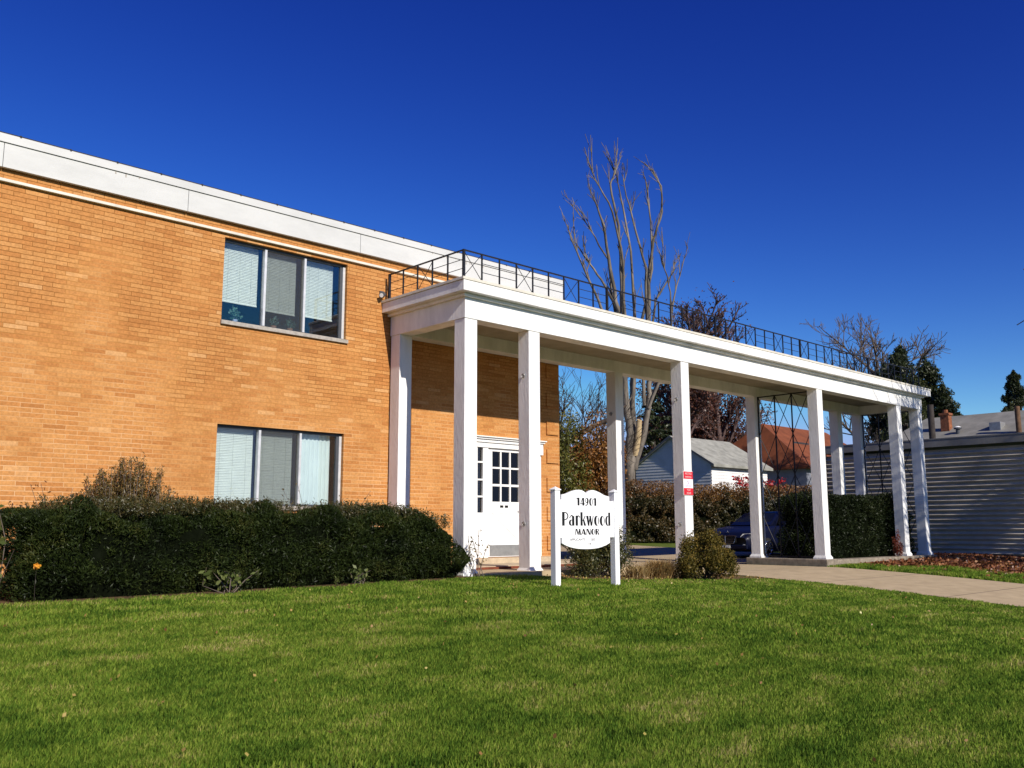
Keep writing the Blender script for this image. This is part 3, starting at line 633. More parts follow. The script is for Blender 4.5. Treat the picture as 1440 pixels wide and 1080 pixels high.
# upright new shoots along the top of the hedge
def sprigs(r, P, h, nl, size, mat, stem, name, parent, lean=.25):
    items, C = [], []
    for p in P:
        d = np.array([r.normal()*lean, r.normal()*lean, 1.0]); d /= np.linalg.norm(d); H = h*r.uniform(.5, 1.2)
        e = p+d*H; items.append(([p, p+d*H*.5+r.normal(size=3)*.01, e], [.004, .003, .002])); t = r.random(nl)**.7
        C.append(p+(d*H)[None]*t[:, None]+r.normal(size=(nl, 3))*.016)
    C = np.concatenate(C); V, Q = leaf_quads(C, size, r, .3, .8); o = np_mesh(name, V, [Q], mat, parent)
    return o
r_ = np.random.default_rng(21)
M_shoot = leafmat('yew_shoots', [(.025, .034, .009), (.06, .06, .016), (.12, .08, .025)], .25, 2, .3)
P = np.stack([r_.uniform(-6.2, -.35, 2300), r_.uniform(-.15, 1.0, 2300), np.full(2300, .93)], 1); P[:, 2] -= .24*np.clip((P[:, 0]+1.7)/1.54, 0, 1)**1.6; P = P[noise2(P[:, 0]*2.2, P[:, 1]*2, 1.5, 14)+r_.normal(size=len(P))*.25 > -.12]
sprigs(r_, P, .21, 24, .042, M_shoot, M_bark_dark, 'shoots', hg)
def blob(r, n, c, rad, power=.4):
    d = r.normal(size=(n, 3)); d /= np.linalg.norm(d, axis=1)[:, None]
    return np.array(c)+d*(r.random(n)**power)[:, None]*np.array(rad)
def bush(name, label, cat, c, rad, n, size, mat, seed, stems=10, group=None, aspect=.4, up=.5, lumps=16, stem_mat=None, lsz=.42):
    """c = foot on the ground; an uneven clump of leaf tufts on stems"""
    r = np.random.default_rng(seed); root = empty(name, tuple(c), label, cat, group); C, items = [], []
    c = np.array(c, float); rad = np.array(rad, float)
    for k in range(lumps):
        d = r.normal(size=3); d[2] = abs(d[2])*.9-.42; d /= np.linalg.norm(d); q = c+np.array([0, 0, rad[2]*.95])*.5+d*rad*np.array([1, 1, .95])*r.uniform(.45, .85)*np.array([1, 1, 1])
        q[2] = max(q[2], c[2]+.1*rad[2]); C.append(blob(r, n//lumps, q, rad*lsz*r.uniform(.7, 1.2), .5))
        items.append(([c+r.normal(size=3)*.03*rad, (c+q)/2+r.normal(size=3)*.05*rad, q], [.016*rad[0], .012*rad[0], .006*rad[0]]))
    C = np.concatenate(C); C[:, 2] = np.maximum(C[:, 2], c[2]+.02)
    V, Q = leaf_quads(C, size, r, aspect, up); np_mesh('foliage', V, [Q], mat, root)
    tubes_obj('stems', items, stem_mat or M_bark_dark, root, 4); return root
M_bronze = leafmat('bronze_yew', [(.05, .048, .013), (.11, .085, .022), (.19, .12, .035), (.27, .16, .05)], .3, 2, .3)
M_shrub2 = leafmat('golden_shrub', [(.02, .028, .007), (.08, .07, .015), (.17, .125, .025), (.30, .18, .045)], .3, 6, .45, .01)
M_shrub = leafmat('golden_green_shrub', [(.018, .028, .007), (.05, .06, .015), (.10, .09, .022), (.17, .13, .035)], .3, 5, .45)
# feathery yew bush behind the hedge
r_ = np.random.default_rng(5); yb = empty('yew_bush', (-4.75, 1.55, 0), 'tall feathery bronze green yew bush rising behind the left part of hedge', 'bush')
C, items = [], []
for k in range(150):
    a = r_.normal(0, .46); b = r_.normal(0, .22); H = 1.08+.72*math.exp(-(a/.52)**2)*r_.uniform(.45, 1.04)
    p0 = np.array([-4.78+a*.3, 1.6+b*.3, 0]); p1 = np.array([-4.78+a+r_.normal()*.05, 1.6+b, H]); pm = (p0+p1)/2+np.array([a*.2, b*.2, 0])
    items.append(([p0, pm, p1], [.012, .007, .003])); t = r_.uniform(.45, 1, 130)[:, None]
    C.append(((1-t)**2*p0+2*t*(1-t)*pm+t*t*p1)+r_.normal(size=(130, 3))*np.array([.05, .05, .045])*(1.25-t*.8))
C = np.concatenate(C); V, Q = leaf_quads(C, .05, r_, .28, .7); np_mesh('foliage', V, [Q], M_bronze, yb); tubes_obj('stems', items, M_bark_grey, yb, 4)
def scraggle(name, label, cat, cx, cy, z0, h, n, mat, seed, nl=30, w=.4, lsz=.05, stem=None):
    r = np.random.default_rng(seed); root = empty(name, (cx, cy, z0), label, cat); C, items = [], []
    for k in range(n):
        p0 = np.array([cx+r.normal()*w*.3, cy+r.normal()*.08, z0]); p1 = np.array([cx+r.normal()*w, cy+r.normal()*.15, z0+h*r.uniform(.55, 1.0)])
        pm = (p0+p1)/2+r.normal(size=3)*.06; items.append(([p0, pm, p1], [.008, .006, .003])); t = r.uniform(.4, 1, nl)[:, None]
        C.append((1-t)**2*p0+2*t*(1-t)*pm+t*t*p1+r.normal(size=(nl, 3))*.035)
    V, Q = leaf_quads(np.concatenate(C), lsz, r, .5, .3); np_mesh('foliage', V, [Q], mat, root); tubes_obj('stems', items, stem or M_bark_grey, root, 4); return root
M_russet = leafmat('russet_leaves', [(.06, .03, .012), (.14, .06, .02), (.22, .10, .04)], .3, 3, .3)
M_weed = leafmat('weed_leaves', [(.05, .075, .016), (.10, .13, .03), (.26, .27, .09)], .3, 3, .3)
scraggle('privet_bush', 'russet leaved straggly shoots left of the bronze yew bush behind hedge', 'bush', -5.75, 1.5, 0, 1.42, 16, M_russet, 31, 34, .32)
scraggle('privet_bush', 'thin russet shoots behind hedge between yew bush and lower window', 'bush', -3.75, 1.55, 0, 1.32, 18, M_russet, 32, 26, .45)
scraggle('climbing_rose', 'leggy rose stems with few leaves rising in front of the lower window', 'plant', -1.9, 1.1, 0, 1.62, 7, M_bronze, 33, 16, .45)
scraggle('garden_weed', 'pale yellow green leafy weed at foot of the hedge below window', 'plant', -4.3, -.55, -.05, .38, 7, M_weed, 34, 10, .18, .09)
scraggle('garden_weed', 'low green leafy weed at foot of hedge near its right half', 'plant', -2.4, -.50, -.04, .24, 8, M_weed, 35, 12, .25, .07)
scraggle('rose_stem', 'sparse leggy rose stem against the first white canopy column', 'plant', .05, -.32, 0, .85, 6, M_bronze, 36, 18, .12, .05)
scraggle('tall_weed', 'green leafy stem standing at the left end of hedge', 'plant', -6.88, -.45, -.06, 1.36, 4, M_weed, 37, 12, .09, .12)
# dry brown stems and an orange bloom at the left end of the hedge
scraggle('dry_perennial', 'dry brown perennial stalks at left end of hedge by brick wall', 'plant', -6.95, -.25, -.06, .80, 26, M_russet, 38, 14, .10, .045)
fl_ = empty('orange_flower', (-6.5, -.5, -.05), 'single orange flower on a thin stalk before left end of hedge', 'flower')
tubes_obj('stalk', [([(-6.5, -.45, -.05), (-6.52, -.5, .2), (-6.53, -.55, .36)], [.003, .003, .002])], M_bark_dark, fl_, 4)
M_orange = leafmat('orange_petals', [(.75, .30, .02), (.85, .42, .04)], .3, 3, .2); r_ = np.random.default_rng(3)
V, Q = leaf_quads(blob(r_, 30, (-6.53, -.56, .36), (.035, .03, .03)), .045, r_, .6); np_mesh('bloom', V, [Q], M_orange, fl_)
bush('clipped_shrub', 'dark green shrub directly behind the white name sign', 'shrub', (2.62, -.55, -.12), (.62, .5, .86), 20000, .048, M_shrub, 41, lumps=34)
bush('golden_shrub', 'round golden green shrub at lawn edge beside the driveway', 'shrub', (4.42, -1.55, -.17), (.60, .55, .66), 24000, .045, M_shrub2, 42, lumps=40, lsz=.36)
# dry ornamental grass between the two shrubs
M_straw = leafmat('straw', [(.20, .11, .04), (.36, .22, .08), (.46, .33, .14), (.16, .15, .04)], .3, 3, .3)
def tuft(name, label, c, n, h, seed, spread=.35):
    r = np.random.default_rng(seed); c = np.array(c); b = c+np.stack([r.normal(0, .12, n), r.normal(0, .1, n), 0*r.random(n)], 1)
    a = r.uniform(0, 6.28, n); L = h*r.uniform(.5, 1.1, n); k = spread*r.random(n)**.6
    tip = b+np.stack([np.cos(a)*k, np.sin(a)*k, L*(1-.5*k)], 1); mid = b*.45+tip*.55+np.array([0, 0, .06]); sd = np.stack([-np.sin(a), np.cos(a), 0*a], 1)*.005
    V = np.stack([b-sd, b+sd, mid+sd*.8, tip, mid-sd*.8], 1).reshape(-1, 3)
    I = np.arange(5*n).reshape(-1, 5); return tag(np_mesh(name, V, [I[:, [0, 1, 2, 4]], I[:, [4, 2, 3]]], M_straw), label, 'grass tuft')
tuft('ornamental_grass', 'larger straw coloured dry grass clump between the shrubs beside the driveway', (3.75, -1.05, -.14), 1500, .38, 51, .45)
tuft('ornamental_grass', 'smaller dry grass clump close behind right post of name sign', (3.15, -1.0, -.12), 400, .26, 52, .3)

# potted plants on the inner sill of the upper window
M_pot = pmat('pot', (.30, .34, .42), .5, .1, 8); M_pot2 = pmat('clay_pot', (.45, .22, .13), .7, .1, 8)
M_house = leafmat('house_plant', [(.06, .16, .12), (.12, .26, .18), (.20, .34, .22)], .3, 6, .3)
for (x, h, s, lab, mp) in [(-2.98, .26, .12, 'bushy potted plant in the left pane of upper window', M_pot), (-2.28, .19, .10, 'small potted plant at left of the middle pane in upper window', M_pot2), (-1.97, .20, .10, 'small potted plant at right of the middle pane in upper window', M_pot2)]:
    r_ = np.random.default_rng(int(abs(x)*100)); pt = empty('potted_plant', (x, D+.17, 4.045), lab, 'plant')
    p_ = MB(); p_.cyl((x, D+.165, 4.046), .035, .08, 12, .05); p_.build('pot', mp, pt, True)
    V, Q = leaf_quads(blob(r_, 60, (x, D+.155, 4.15+h*.3), (s, .03, h*.5), .5), .06, r_, .6); np_mesh('foliage', V, [Q], M_house, pt)

# lawn grass blades
M_grass = None
def grassmat():
    M, t, o = newmat('grass_blades'); L = t.links.new; g = N(t, 'ShaderNodeNewGeometry')
    n1 = N(t, 'ShaderNodeTexNoise', i_Scale=1.5, i_Detail=6.0, i_Roughness=.68); mp = N(t, 'ShaderNodeMapping'); mp.inputs['Rotation'].default_value = (0, 0, YAW); mp.inputs['Scale'].default_value = (.8, 1.6, 1)
    L(g.outputs['Position'], mp.inputs[0]); L(mp.outputs[0], n1.inputs['Vector'])
    a = N(t, 'ShaderNodeMath', operation='MULTIPLY_ADD'); a.inputs[1].default_value = 3.4; a.inputs[2].default_value = -1.25; L(n1.outputs[0], a.inputs[0])
    mx = N(t, 'ShaderNodeMix'); mx.inputs[0].default_value = .52; L(g.outputs['Random Per Island'], mx.inputs[2]); L(a.outputs[0], mx.inputs[3])
    r = ramp(t, [(.08, (.045, .10, .014)), (.36, (.125, .215, .026)), (.56, (.21, .30, .038)), (.72, (.30, .36, .06)), (.83, (.38, .35, .11)), (.95, (.50, .42, .18))]); L(mx.outputs[0], r.inputs[0])
    d = N(t, 'ShaderNodeBsdfDiffuse'); tr = N(t, 'ShaderNodeBsdfTranslucent'); m1 = N(t, 'ShaderNodeMixShader', i_Fac=.42)
    L(r.outputs[0], d.inputs[0]); L(r.outputs[0], tr.inputs[0]); L(d.outputs[0], m1.inputs[1]); L(tr.outputs[0], m1.inputs[2]); L(m1.outputs[0], o.inputs[0]); return M
M_grass = grassmat()
def blades(name, X, Y, h, wdt, seed, label):
    r = np.random.default_rng(seed); n = len(X); Z = ground(X, Y)
    patch = 1+.35*noise2(X, Y, 1.4, 9)
    a = r.uniform(0, 6.28, n); H = h*r.uniform(.5, 1.25, n)*patch; ln = r.uniform(.15, .9, n)*H
    b = np.stack([X, Y, Z-.005], 1); tip = b+np.stack([np.cos(a)*ln, np.sin(a)*ln, H], 1); s = np.stack([-np.sin(a+.6), np.cos(a+.6), 0*a], 1)*(wdt*r.uniform(.7, 1.3, n))[:, None]*.5
    mid = b*.5+tip*.5; mid[:, 2] += H*.14
    V = np.stack([b-s, b+s, mid+s*.75, tip, mid-s*.75], 1).reshape(-1, 3)
    I = np.arange(5*n).reshape(-1, 5); o = np_mesh(name, V, [I[:, [0, 1, 2, 4]], I[:, [4, 2, 3]]], M_grass); return tag(o, label, 'grass', None, 'stuff')
r_ = np.random.default_rng(99)
XX, YY, WW = [], [], []
for (n, x0, x1, y0, y1) in [(760000, -15, 6.75, -10.5, -.3)]:
    x = r_.uniform(x0, x1, n); y = r_.uniform(y0, y1, n); dd = np.hypot(x-CAM[0], y-CAM[1])
    ang = np.arctan2(x-CAM[0], y-CAM[1])-YAW; inv = np.abs(ang) < .62
    keep = (dd > 3.2) & (r_.random(n) < np.where(inv, np.clip(1.25-.035*dd, .45, 1), .22))
    bed = ((x > 1.3+.15*np.sin(y*5)) & (y > -1.25-.55*np.clip((x-2.2)/3, 0, 1)-.12*np.sin(x*3.1)-.06*np.sin(x*9))) | ((x < .1) & (y > -.55-.08*np.sin(x*4)-.05*np.sin(x*11)))
    keep &= ~bed & (x < 6.62+.08*np.sin(y*7)+.05*np.sin(y*17)); XX.append(x[keep]); YY.append(y[keep]); WW.append(.0045+.0008*dd[keep])
n = 330000; dd = 5.2+4.6*r_.random(n)**1.2; an = YAW+r_.uniform(-.60, .60, n); x = CAM[0]+dd*np.sin(an); y = CAM[1]+dd*np.cos(an); k = (y < -.6) & (x < 6.5)
XX.append(x[k]); YY.append(y[k]); WW.append(.0035+.0006*dd[k])
blades('lawn_grass', np.concatenate(XX), np.concatenate(YY), .050, np.concatenate(WW), 100, 'mown green front lawn with yellowish dry patches')
n = 60000; x = r_.uniform(11.55, 16.5, n); y = r_.uniform(-7, -.12, n); k = (x < 13.6-.35*y*.6+.4*np.sin(y*2.3)) & (x > 11.62+.06*np.sin(y*9)); x, y = x[k], y[k]
blades('verge_grass', x, y, .07, np.full(len(x), .02), 101, 'narrow strip of green grass between driveway and corrugated shed')
# fallen leaves
M_litter = leafmat('leaf_litter', [(.05, .015, .008), (.13, .038, .015), (.24, .085, .03), (.40, .21, .08)], .15, 4, .25)
n = 14000; x = r_.uniform(12.2, 21, n); y = r_.uniform(-6, 1.0, n); k = (x > 13.3-.35*y*.6+.5*np.sin(y*2.3)) | (r_.random(n) < .09); k &= ~((x > 12.1) & (x < 18.2) & (y > -.12) & (y < 2.3)); x, y = x[k], y[k]
C = np.stack([x, y, ground(x, y)+r_.uniform(.005, .06, len(x))], 1); V, Q = leaf_quads(C, .10, r_, .75, 0, None, .4)
tag(np_mesh('leaf_litter', V, [Q], M_litter), 'drift of reddish brown fallen leaves along the corrugated shed', 'leaves', None, 'stuff')
n = 260; x = r_.uniform(-9, 6, n); y = -10+9.4*r_.random(n)**.7; C = np.stack([x, y, ground(x, y)+.06], 1)
n2 = 700; x2 = r_.uniform(1.4, 6.6, n2); y2 = r_.uniform(-1.9, -.3, n2); C = np.concatenate([C, np.stack([x2, y2, ground(x2, y2)+.03], 1)])
V, Q = leaf_quads(C, .034, r_, .7, 0, None, .3); M_fallen = leafmat('fallen_leaves', [(.25, .12, .04), (.40, .26, .08), (.42, .40, .08)], .2, 4, .1)
tag(np_mesh('fallen_leaves', V, [Q], M_fallen), 'scattered yellow and tan fallen leaves on lawn and bed', 'leaves', None, 'stuff')

# hedge inside the planter under the canopy, behind the trellis
M_hedge2 = leafmat('dark_hedge', [(.004, .006, .003), (.010, .016, .005), (.02, .03, .009), (.04, .045, .014)], .15, 1.2, .5, .015)
hedge('planter_hedge', 'dark clipped hedge in raised planter under canopy between iron trellises', 'hedge', (12.35, 17.75, .38, 1.70, -.1, 1.66), 60000, .075, M_hedge2, 61, .18, .25, aspect=.3)
bush('burning_bush', 'small red leaved bush at the planter hedge foot between last columns', 'bush', (15.75, -.02, -.05), (.26, .14, .50), 1000, .055, leafmat('rust_leaf', [(.10, .02, .01), (.22, .05, .02)], .3, 3), 62, lumps=8)
# hedge bounding the lot at the back
M_hedge3 = leafmat('autumn_hedge', [(.012, .016, .006), (.035, .038, .012), (.09, .06, .02), (.16, .075, .022)], .25, .6, .62)
M_hedge3t = leafmat('autumn_tips', [(.05, .04, .012), (.14, .07, .02), (.22, .10, .025), (.36, .22, .03)], .3, .5, .5)
hA, hB = at(795, 760, 37), at(1200, 762, 43)
def long_hedge():
    r = np.random.default_rng(71); root = empty('lot_hedge', (*(hA*.5+hB*.5)[:2], .2), 'tall loose hedge with rusty autumn top at back of the parking lot', 'hedge')
    L = np.linalg.norm((hB-hA)[:2]); P, Nn = surf_box(r, 110000, 0, L, 0, 1.8, 0, 2.0, .36, .4)
    ex = (hB-hA)/np.linalg.norm(hB-hA); ex[2] = 0; ex /= np.linalg.norm(ex); ey = np.array([-ex[1], ex[0], 0])
    T = lambda Q: np.array([hA[0], hA[1], .22])+Q[:, :1]*ex+Q[:, 1:2]*ey+Q[:, 2:]*np.array([0, 0, 1])
    V, Q = leaf_quads(T(P), .105, r, .5, .2, None); np_mesh('foliage', V, [Q], M_hedge3, root)
    Pt = np.stack([r.uniform(0, L, 26000), r.uniform(0, 1.6, 26000), 1.75+r.random(26000)**1.6*.75], 1); Pt[:, 2] += .28*noise2(Pt[:, 0], Pt[:, 1], 1.5, 4)
    V, Q = leaf_quads(T(Pt), .09, r, .45, .6); np_mesh('autumn_shoots', V, [Q], M_hedge3t, root)
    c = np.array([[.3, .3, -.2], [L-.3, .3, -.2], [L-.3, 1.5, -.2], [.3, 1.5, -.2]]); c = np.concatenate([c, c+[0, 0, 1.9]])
    MB().add(T(c), [(4, 5, 6, 7), (0, 1, 5, 4), (1, 2, 6, 5), (2, 3, 7, 6), (3, 0, 4, 7)]).build('shade_core', M_core, root)  # opaque dark block painted as the shaded inside of this hedge
long_hedge()

# ------------------------------------------------------------------ trees
def grow(r, p, d, L, rad, lvl, out, ratio=.62, kids=(5, 6, 5), spread=.75, upb=.15, wob=.12, rr=.5):
    k = 5; P = [p]; d = d/np.linalg.norm(d)
    for i in range(k):
        d = d+r.normal(size=3)*wob+np.array([0, 0, upb*.25]); d /= np.linalg.norm(d); P.append(P[-1]+d*L/k)
    P = np.array(P); out.append((P, np.linspace(rad, rad*.45, k+1), lvl))
    if lvl >= len(kids): return
    for j in range(kids[lvl]):
        t = r.uniform(.3, 1.0); q = t*k; i = min(k-1, int(q)); b = P[i]+(P[i+1]-P[i])*(q-i); dd = P[i+1]-P[i]; dd /= np.linalg.norm(dd)
        e = r.normal(size=3); e -= dd*(e@dd); e /= np.linalg.norm(e); s = spread*r.uniform(.6, 1.3)
        nd = dd*math.cos(s)+e*math.sin(s)+np.array([0, 0, upb]); grow(r, b, nd, L*ratio*r.uniform(.7, 1.2)*(1.15-.4*t), rad*rr*r.uniform(.8, 1.1)*(1.1-.4*t), lvl+1, out, ratio, kids, spread, upb, wob, rr)
def bare_tree(name, label, base, h, rad, seed, bark, kids=(7, 6, 6), ratio=.6, spread=.7, upb=.2, lean=(0, 0), group=None, leaves=None, minr=.012, cat='tree', rr=.5, wob=.12):
    r = np.random.default_rng(seed); base = np.array(base, float); root = empty(name, tuple(base), label, cat, group); out = []
    grow(r, base, np.array([lean[0], lean[1], 1.0]), h, rad, 0, out, ratio, kids, spread, upb, wob, rr)
    tubes_obj('trunk', [(P, q) for P, q, l in out if l == 0], bark, root, 8)
    cr = tubes_obj('crown', [(P, np.maximum(q, minr)) for P, q, l in out if l > 0], bark, root, 4)
    if leaves:
        n, size, mat, sg = leaves; tips = np.concatenate([P[2:] for P, q, l in out if l >= len(kids)-1]); w_ = np.exp(-np.clip(tips[:, 2]-np.percentile(tips[:, 2], 45), 0, None)/2.6); C = tips[r.choice(len(tips), n, p=w_/w_.sum())]+r.normal(size=(n, 3))*sg
        V, Q = leaf_quads(C, size, r, .7); np_mesh('leaves', V, [Q], mat, root)
    return root
# the tall pale lopped tree behind the canopy, limbs as they stand in the photograph
DT = 42.0
lt = empty('lopped_tree', tuple(at(884, 752, DT)), 'tall pale lopped tree with many bare upright limbs behind the canopy', 'tree')
r_ = np.random.default_rng(17)
def limb(P, r0, r1, doff=0, w=.10, tw=5, L=.9):
    tw = int(tw*1.2)
    pts = np.array([at(x, y, DT+doff*(i/(len(P)-1))) for i, (x, y) in enumerate(P)])
    s = np.linspace(0, len(P)-1, (len(P)-1)*4+1); q = np.stack([np.interp(s, range(len(P)), pts[:, k]) for k in range(3)], 1); q[1:-1] += r_.normal(size=(len(q)-2, 3))*w*.16
    items = [(q, np.linspace(r0, r1, len(q)))]
    for k in range(7):
        i = len(q)-1-r_.integers(0, max(2, len(q)//4)); d = q[-1]-q[-3]; d = d/np.linalg.norm(d)+r_.normal(size=3)*.30; d[2] = abs(d[2])+.35; d /= np.linalg.norm(d); l = r_.uniform(.3, .7)*L
        items.append(([q[i], q[i]+d*l*.5+r_.normal(size=3)*.03, q[i]+d*l+r_.normal(size=3)*.08], [.013, .011, .008]))
    for k in range(tw):
        i = r_.integers(len(q)//4, len(q)-3); d = q[i+1]-q[i]; d = d/np.linalg.norm(d)+r_.normal(size=3)*.26; d[2] = abs(d[2])+.5; d /= np.linalg.norm(d); l = L*r_.uniform(.5, 1.6)
        tip = q[i]+d*l+np.array([0, 0, l*.1])+r_.normal(size=3)*.08; items.append(([q[i], q[i]+d*l*.5, tip], [.026, .02, .012]))
        for _ in range(2):
            b = q[i]+d*l*r_.uniform(.3, .8); e = d+r_.normal(size=3)*.4; e[2] = abs(e[2])+.2; e /= np.linalg.norm(e); items.append(([b, b+e*l*.3, b+e*l*.6], [.016, .013, .010]))
    return items
tubes_obj('trunk', [([at(883, 762, DT), at(884, 720, DT), at(885, 680, DT), at(886, 655, DT), at(888, 640, DT)], [.36, .31, .27, .24, .19])], M_bark_pale, lt, 12)
big = limb([(884, 660), (884, 640), (886, 610), (881, 574), (878, 528), (873, 480), (869.6, 437), (857.8, 378), (849, 318), (838, 286), (827, 259)], .22, .014, -1.0, .08, 9)
big += limb([(889, 650), (891, 637), (891, 604), (889, 574), (890, 528), (884, 480), (876, 437), (873, 378), (870, 318), (858, 259), (866, 240), (872, 224)], .19, .014, .8, .08, 9)
big += limb([(892, 660), (895, 646), (906, 611), (912, 574), (913, 533), (913, 490), (912.6, 449), (912.6, 389), (918.5, 339), (931, 298), (930, 262), (918, 240), (908, 232)], .17, .012, .4, .08, 8)
big += limb([(878, 528), (866, 490), (846, 434), (823.7, 384), (807, 345), (791, 303)], .10, .01, -1.5, .1, 9)
big += limb([(873, 480), (862, 420), (855, 366), (831, 324), (797, 278)], .08, .01, .9, .1, 6)
big += limb([(890, 528), (878, 437), (876, 366), (862, 298), (836, 250), (828, 227)], .09, .01, -1.2, .08, 7)
big += limb([(889, 574), (893, 500), (893, 443), (887, 354), (876, 289), (867, 247), (849, 212)], .10, .01, 1.2, .08, 8)
big += limb([(913, 533), (910, 460), (908, 378), (890, 310), (878, 265), (874, 232)], .09, .01, -.8, .08, 8)
big += limb([(906, 570), (903, 450), (917, 378), (915, 312), (908, 253), (905, 244)], .09, .01, 1.6, .08, 8)
big += limb([(912, 574), (930, 530), (944, 470), (943, 412), (932, 366), (920, 336)], .08, .01, -.6, .1, 7)
big += limb([(913, 490), (922, 422), (946, 384), (951, 366)], .07, .012, .5, .1, 4)
big += limb([(944, 440), (952, 400), (966, 352)], .05, .01, .3, .05, 3)
big += limb([(869, 437), (850, 400), (830, 372), (808, 340), (806, 290)], .07, .012, .6, .08, 5)
big += limb([(912, 560), (925, 540), (945, 538), (960, 545)], .05, .012, .4, .1, 4)
tubes_obj('limbs', big, M_bark_pale, lt, 6)
tubes_obj('sawn_stub', [([at(893, 640, DT), at(897.5, 610, DT-.2), at(899, 590, DT-.3)], [.16, .15, .12])], M_cut, lt, 8)
# twiggy tree beyond the corner of the building, behind the first opening
b0 = at(772, 745, 30)
bare_tree('twiggy_tree', 'dark twiggy bare tree seen between building corner and back column', (b0[0], b0[1], .3), 3.9, .12, 23, M_bark_dark, (11, 8, 7), .66, .85, .14, (.3, -.18), minr=.0065)
tb = at(842, 745, 33); bare_tree('leaning_tree', 'bare tree with one thick leaning branch behind the back column', (tb[0], tb[1], .3), 3.9, .09, 29, M_bark_dark, (8, 7, 6), .66, .8, .18, (-.1, .1), minr=.0065)
lb = empty('leafless_branch_tree', tuple(at(760, 742, 29)), 'old tree stem with thick pale branch rising right beside building corner', 'tree')
tubes_obj('trunk', [([at(760, 745, 29), at(768, 700, 29), at(778, 650, 29)], [.22, .19, .16])], M_bark_grey, lb, 8)
tubes_obj('branch', [([at(778, 650, 29), at(790, 626, 29), at(815, 611, 29), at(836, 598, 29), at(856, 590, 28.8), at(880, 570, 28.6)], [.13, .11, .09, .085, .07, .04])], M_bark_grey, lb, 6)
# autumn shrubs behind the first opening
M_aut = leafmat('autumn_shrub', [(.05, .045, .014), (.16, .09, .022), (.32, .13, .03), (.32, .22, .045)], .3, .9, .6)
M_olive = leafmat('olive_shrub', [(.035, .05, .010), (.11, .12, .022), (.26, .22, .045)], .3, .9, .5)
q = at(842, 752, 28.5); bush('autumn_shrub', 'orange brown autumn shrub seen above right half of name sign', 'shrub', (q[0], q[1], .25), (1.0, .9, 3.1), 13000, .12, M_aut, 81, lumps=24)
q = at(800, 752, 28); bush('olive_shrub', 'olive green leafy shrub seen beside the brick corner', 'shrub', (q[0], q[1], .25), (.9, .8, 2.9), 11000, .11, M_olive, 82, lumps=22)
# red-leaved oak
M_oak = leafmat('oak_leaves', [(.035, .014, .012), (.085, .028, .018), (.14, .055, .03), (.18, .085, .045)], .35, .35, .5)
q = at(962, 748, 66); bare_tree('red_oak', 'broad oak holding dark red brown leaves behind small grey house', (q[0], q[1], .3), 14.2, .30, 37, M_bark_plum, (26, 10, 8), .36, .85, .16, minr=.022, leaves=(7000, .19, M_oak, .45), wob=.06)
q = at(1018, 748, 72); bare_tree('red_oak', 'narrower oak holding dark red brown leaves right of the broad oak', (q[0], q[1], .3), 15.8, .28, 39, M_bark_plum, (24, 10, 8), .32, .75, .2, minr=.022, leaves=(4500, .19, M_oak, .45), wob=.06)
q = at(992, 748, 76); bare_tree('red_oak', 'low wide oak with dense dark red crown behind grey house ridge', (q[0], q[1], .3), 7.6, .36, 38, M_bark_dark, (12, 9, 7), .62, .85, .12, minr=.03, leaves=(26000, .27, M_oak, .5))
M_conif = leafmat('conifer', [(.008, .013, .005), (.018, .028, .008), (.04, .05, .014), (.09, .085, .022)], .15, .5, .5)
def conifer(name, label, base, h, wid, seed, mat, n=5000, size=.3, droop=.35, group=None, gap=.5):
    r = np.random.default_rng(seed); root = empty(name, tuple(base), label, 'tree', group); base = np.array(base)
    tubes_obj('trunk', [([base, base+[0, 0, h*.5], base+[.05, 0, h*.99]], [h*.018, h*.012, .02])], M_bark_dark, root, 6); C, items, Dn = [], [], []
    nb = int(h*9)
    for k in range(nb):
        t = .06+.93*(k+r.random())/nb; a = r.uniform(0, 6.28); L = wid*(1-t)**(.5 if droop < .2 else .8)*r.uniform(.45, 1.15)+.12
        p0 = base+[0, 0, h*t]; d = np.array([math.cos(a), math.sin(a), -droop*r.uniform(.3, 1)]); p1 = p0+d*L; p1[2] += L*.18
        items.append(([p0, p0+d*L*.55, p1], [.03, .02, .01])); m_ = max(6, int(n/nb*(1-t*.6))); s = r.uniform(.2, 1, m_)[:, None]
        C.append(p0*(1-s)+p1*s+r.normal(size=(m_, 3))*np.array([.22, .22, .10])*L**.5*(.35+.4*(1-s)))
    V, Q = leaf_quads(np.concatenate(C), size, r, .35, -.2); np_mesh('foliage', V, [Q], mat, root); tubes_obj('branches', items, M_bark_dark, root, 4); return root
def pine(name, label, base, h, wid, seed, mat, n, size, group=None, pw=.62):
    r = np.random.default_rng(seed); base = np.array(base); root = empty(name, tuple(base), label, 'tree', group); C, items = [], []
    tubes_obj('trunk', [([base, base+[0, 0, h*.5], base+[.05, 0, h*.97]], [h*.02, h*.014, .03])], M_bark_dark, root, 6); k = 46
    for i in range(k):
        t = .10+.90*(i+r.random())/k; a = r.uniform(0, 6.28); R = wid*min(1, (1-t)**pw*1.1)*r.uniform(.35, 1.0)
        q = base+np.array([math.cos(a)*R, math.sin(a)*R, h*t*.97+R*.12]); s_ = r.uniform(.55, .95)*(1.15-.5*t)
        items.append(([base+[0, 0, h*t*.9], (base+[0, 0, h*t*.9])*.4+q*.6+[0, 0, -.1], q], [.05, .035, .015]))
        C.append(blob(r, n//k, q, (s_, s_, s_*.62), .55)); C.append(blob(r, n//k//3, q+[0, 0, s_*.6], (s_*.25, s_*.25, s_*.55), .6))
    V, Q = leaf_quads(np.concatenate(C), size, r, .3, .5); np_mesh('foliage', V, [Q], mat, root); tubes_obj('branches', items, M_bark_dark, root, 4); return root
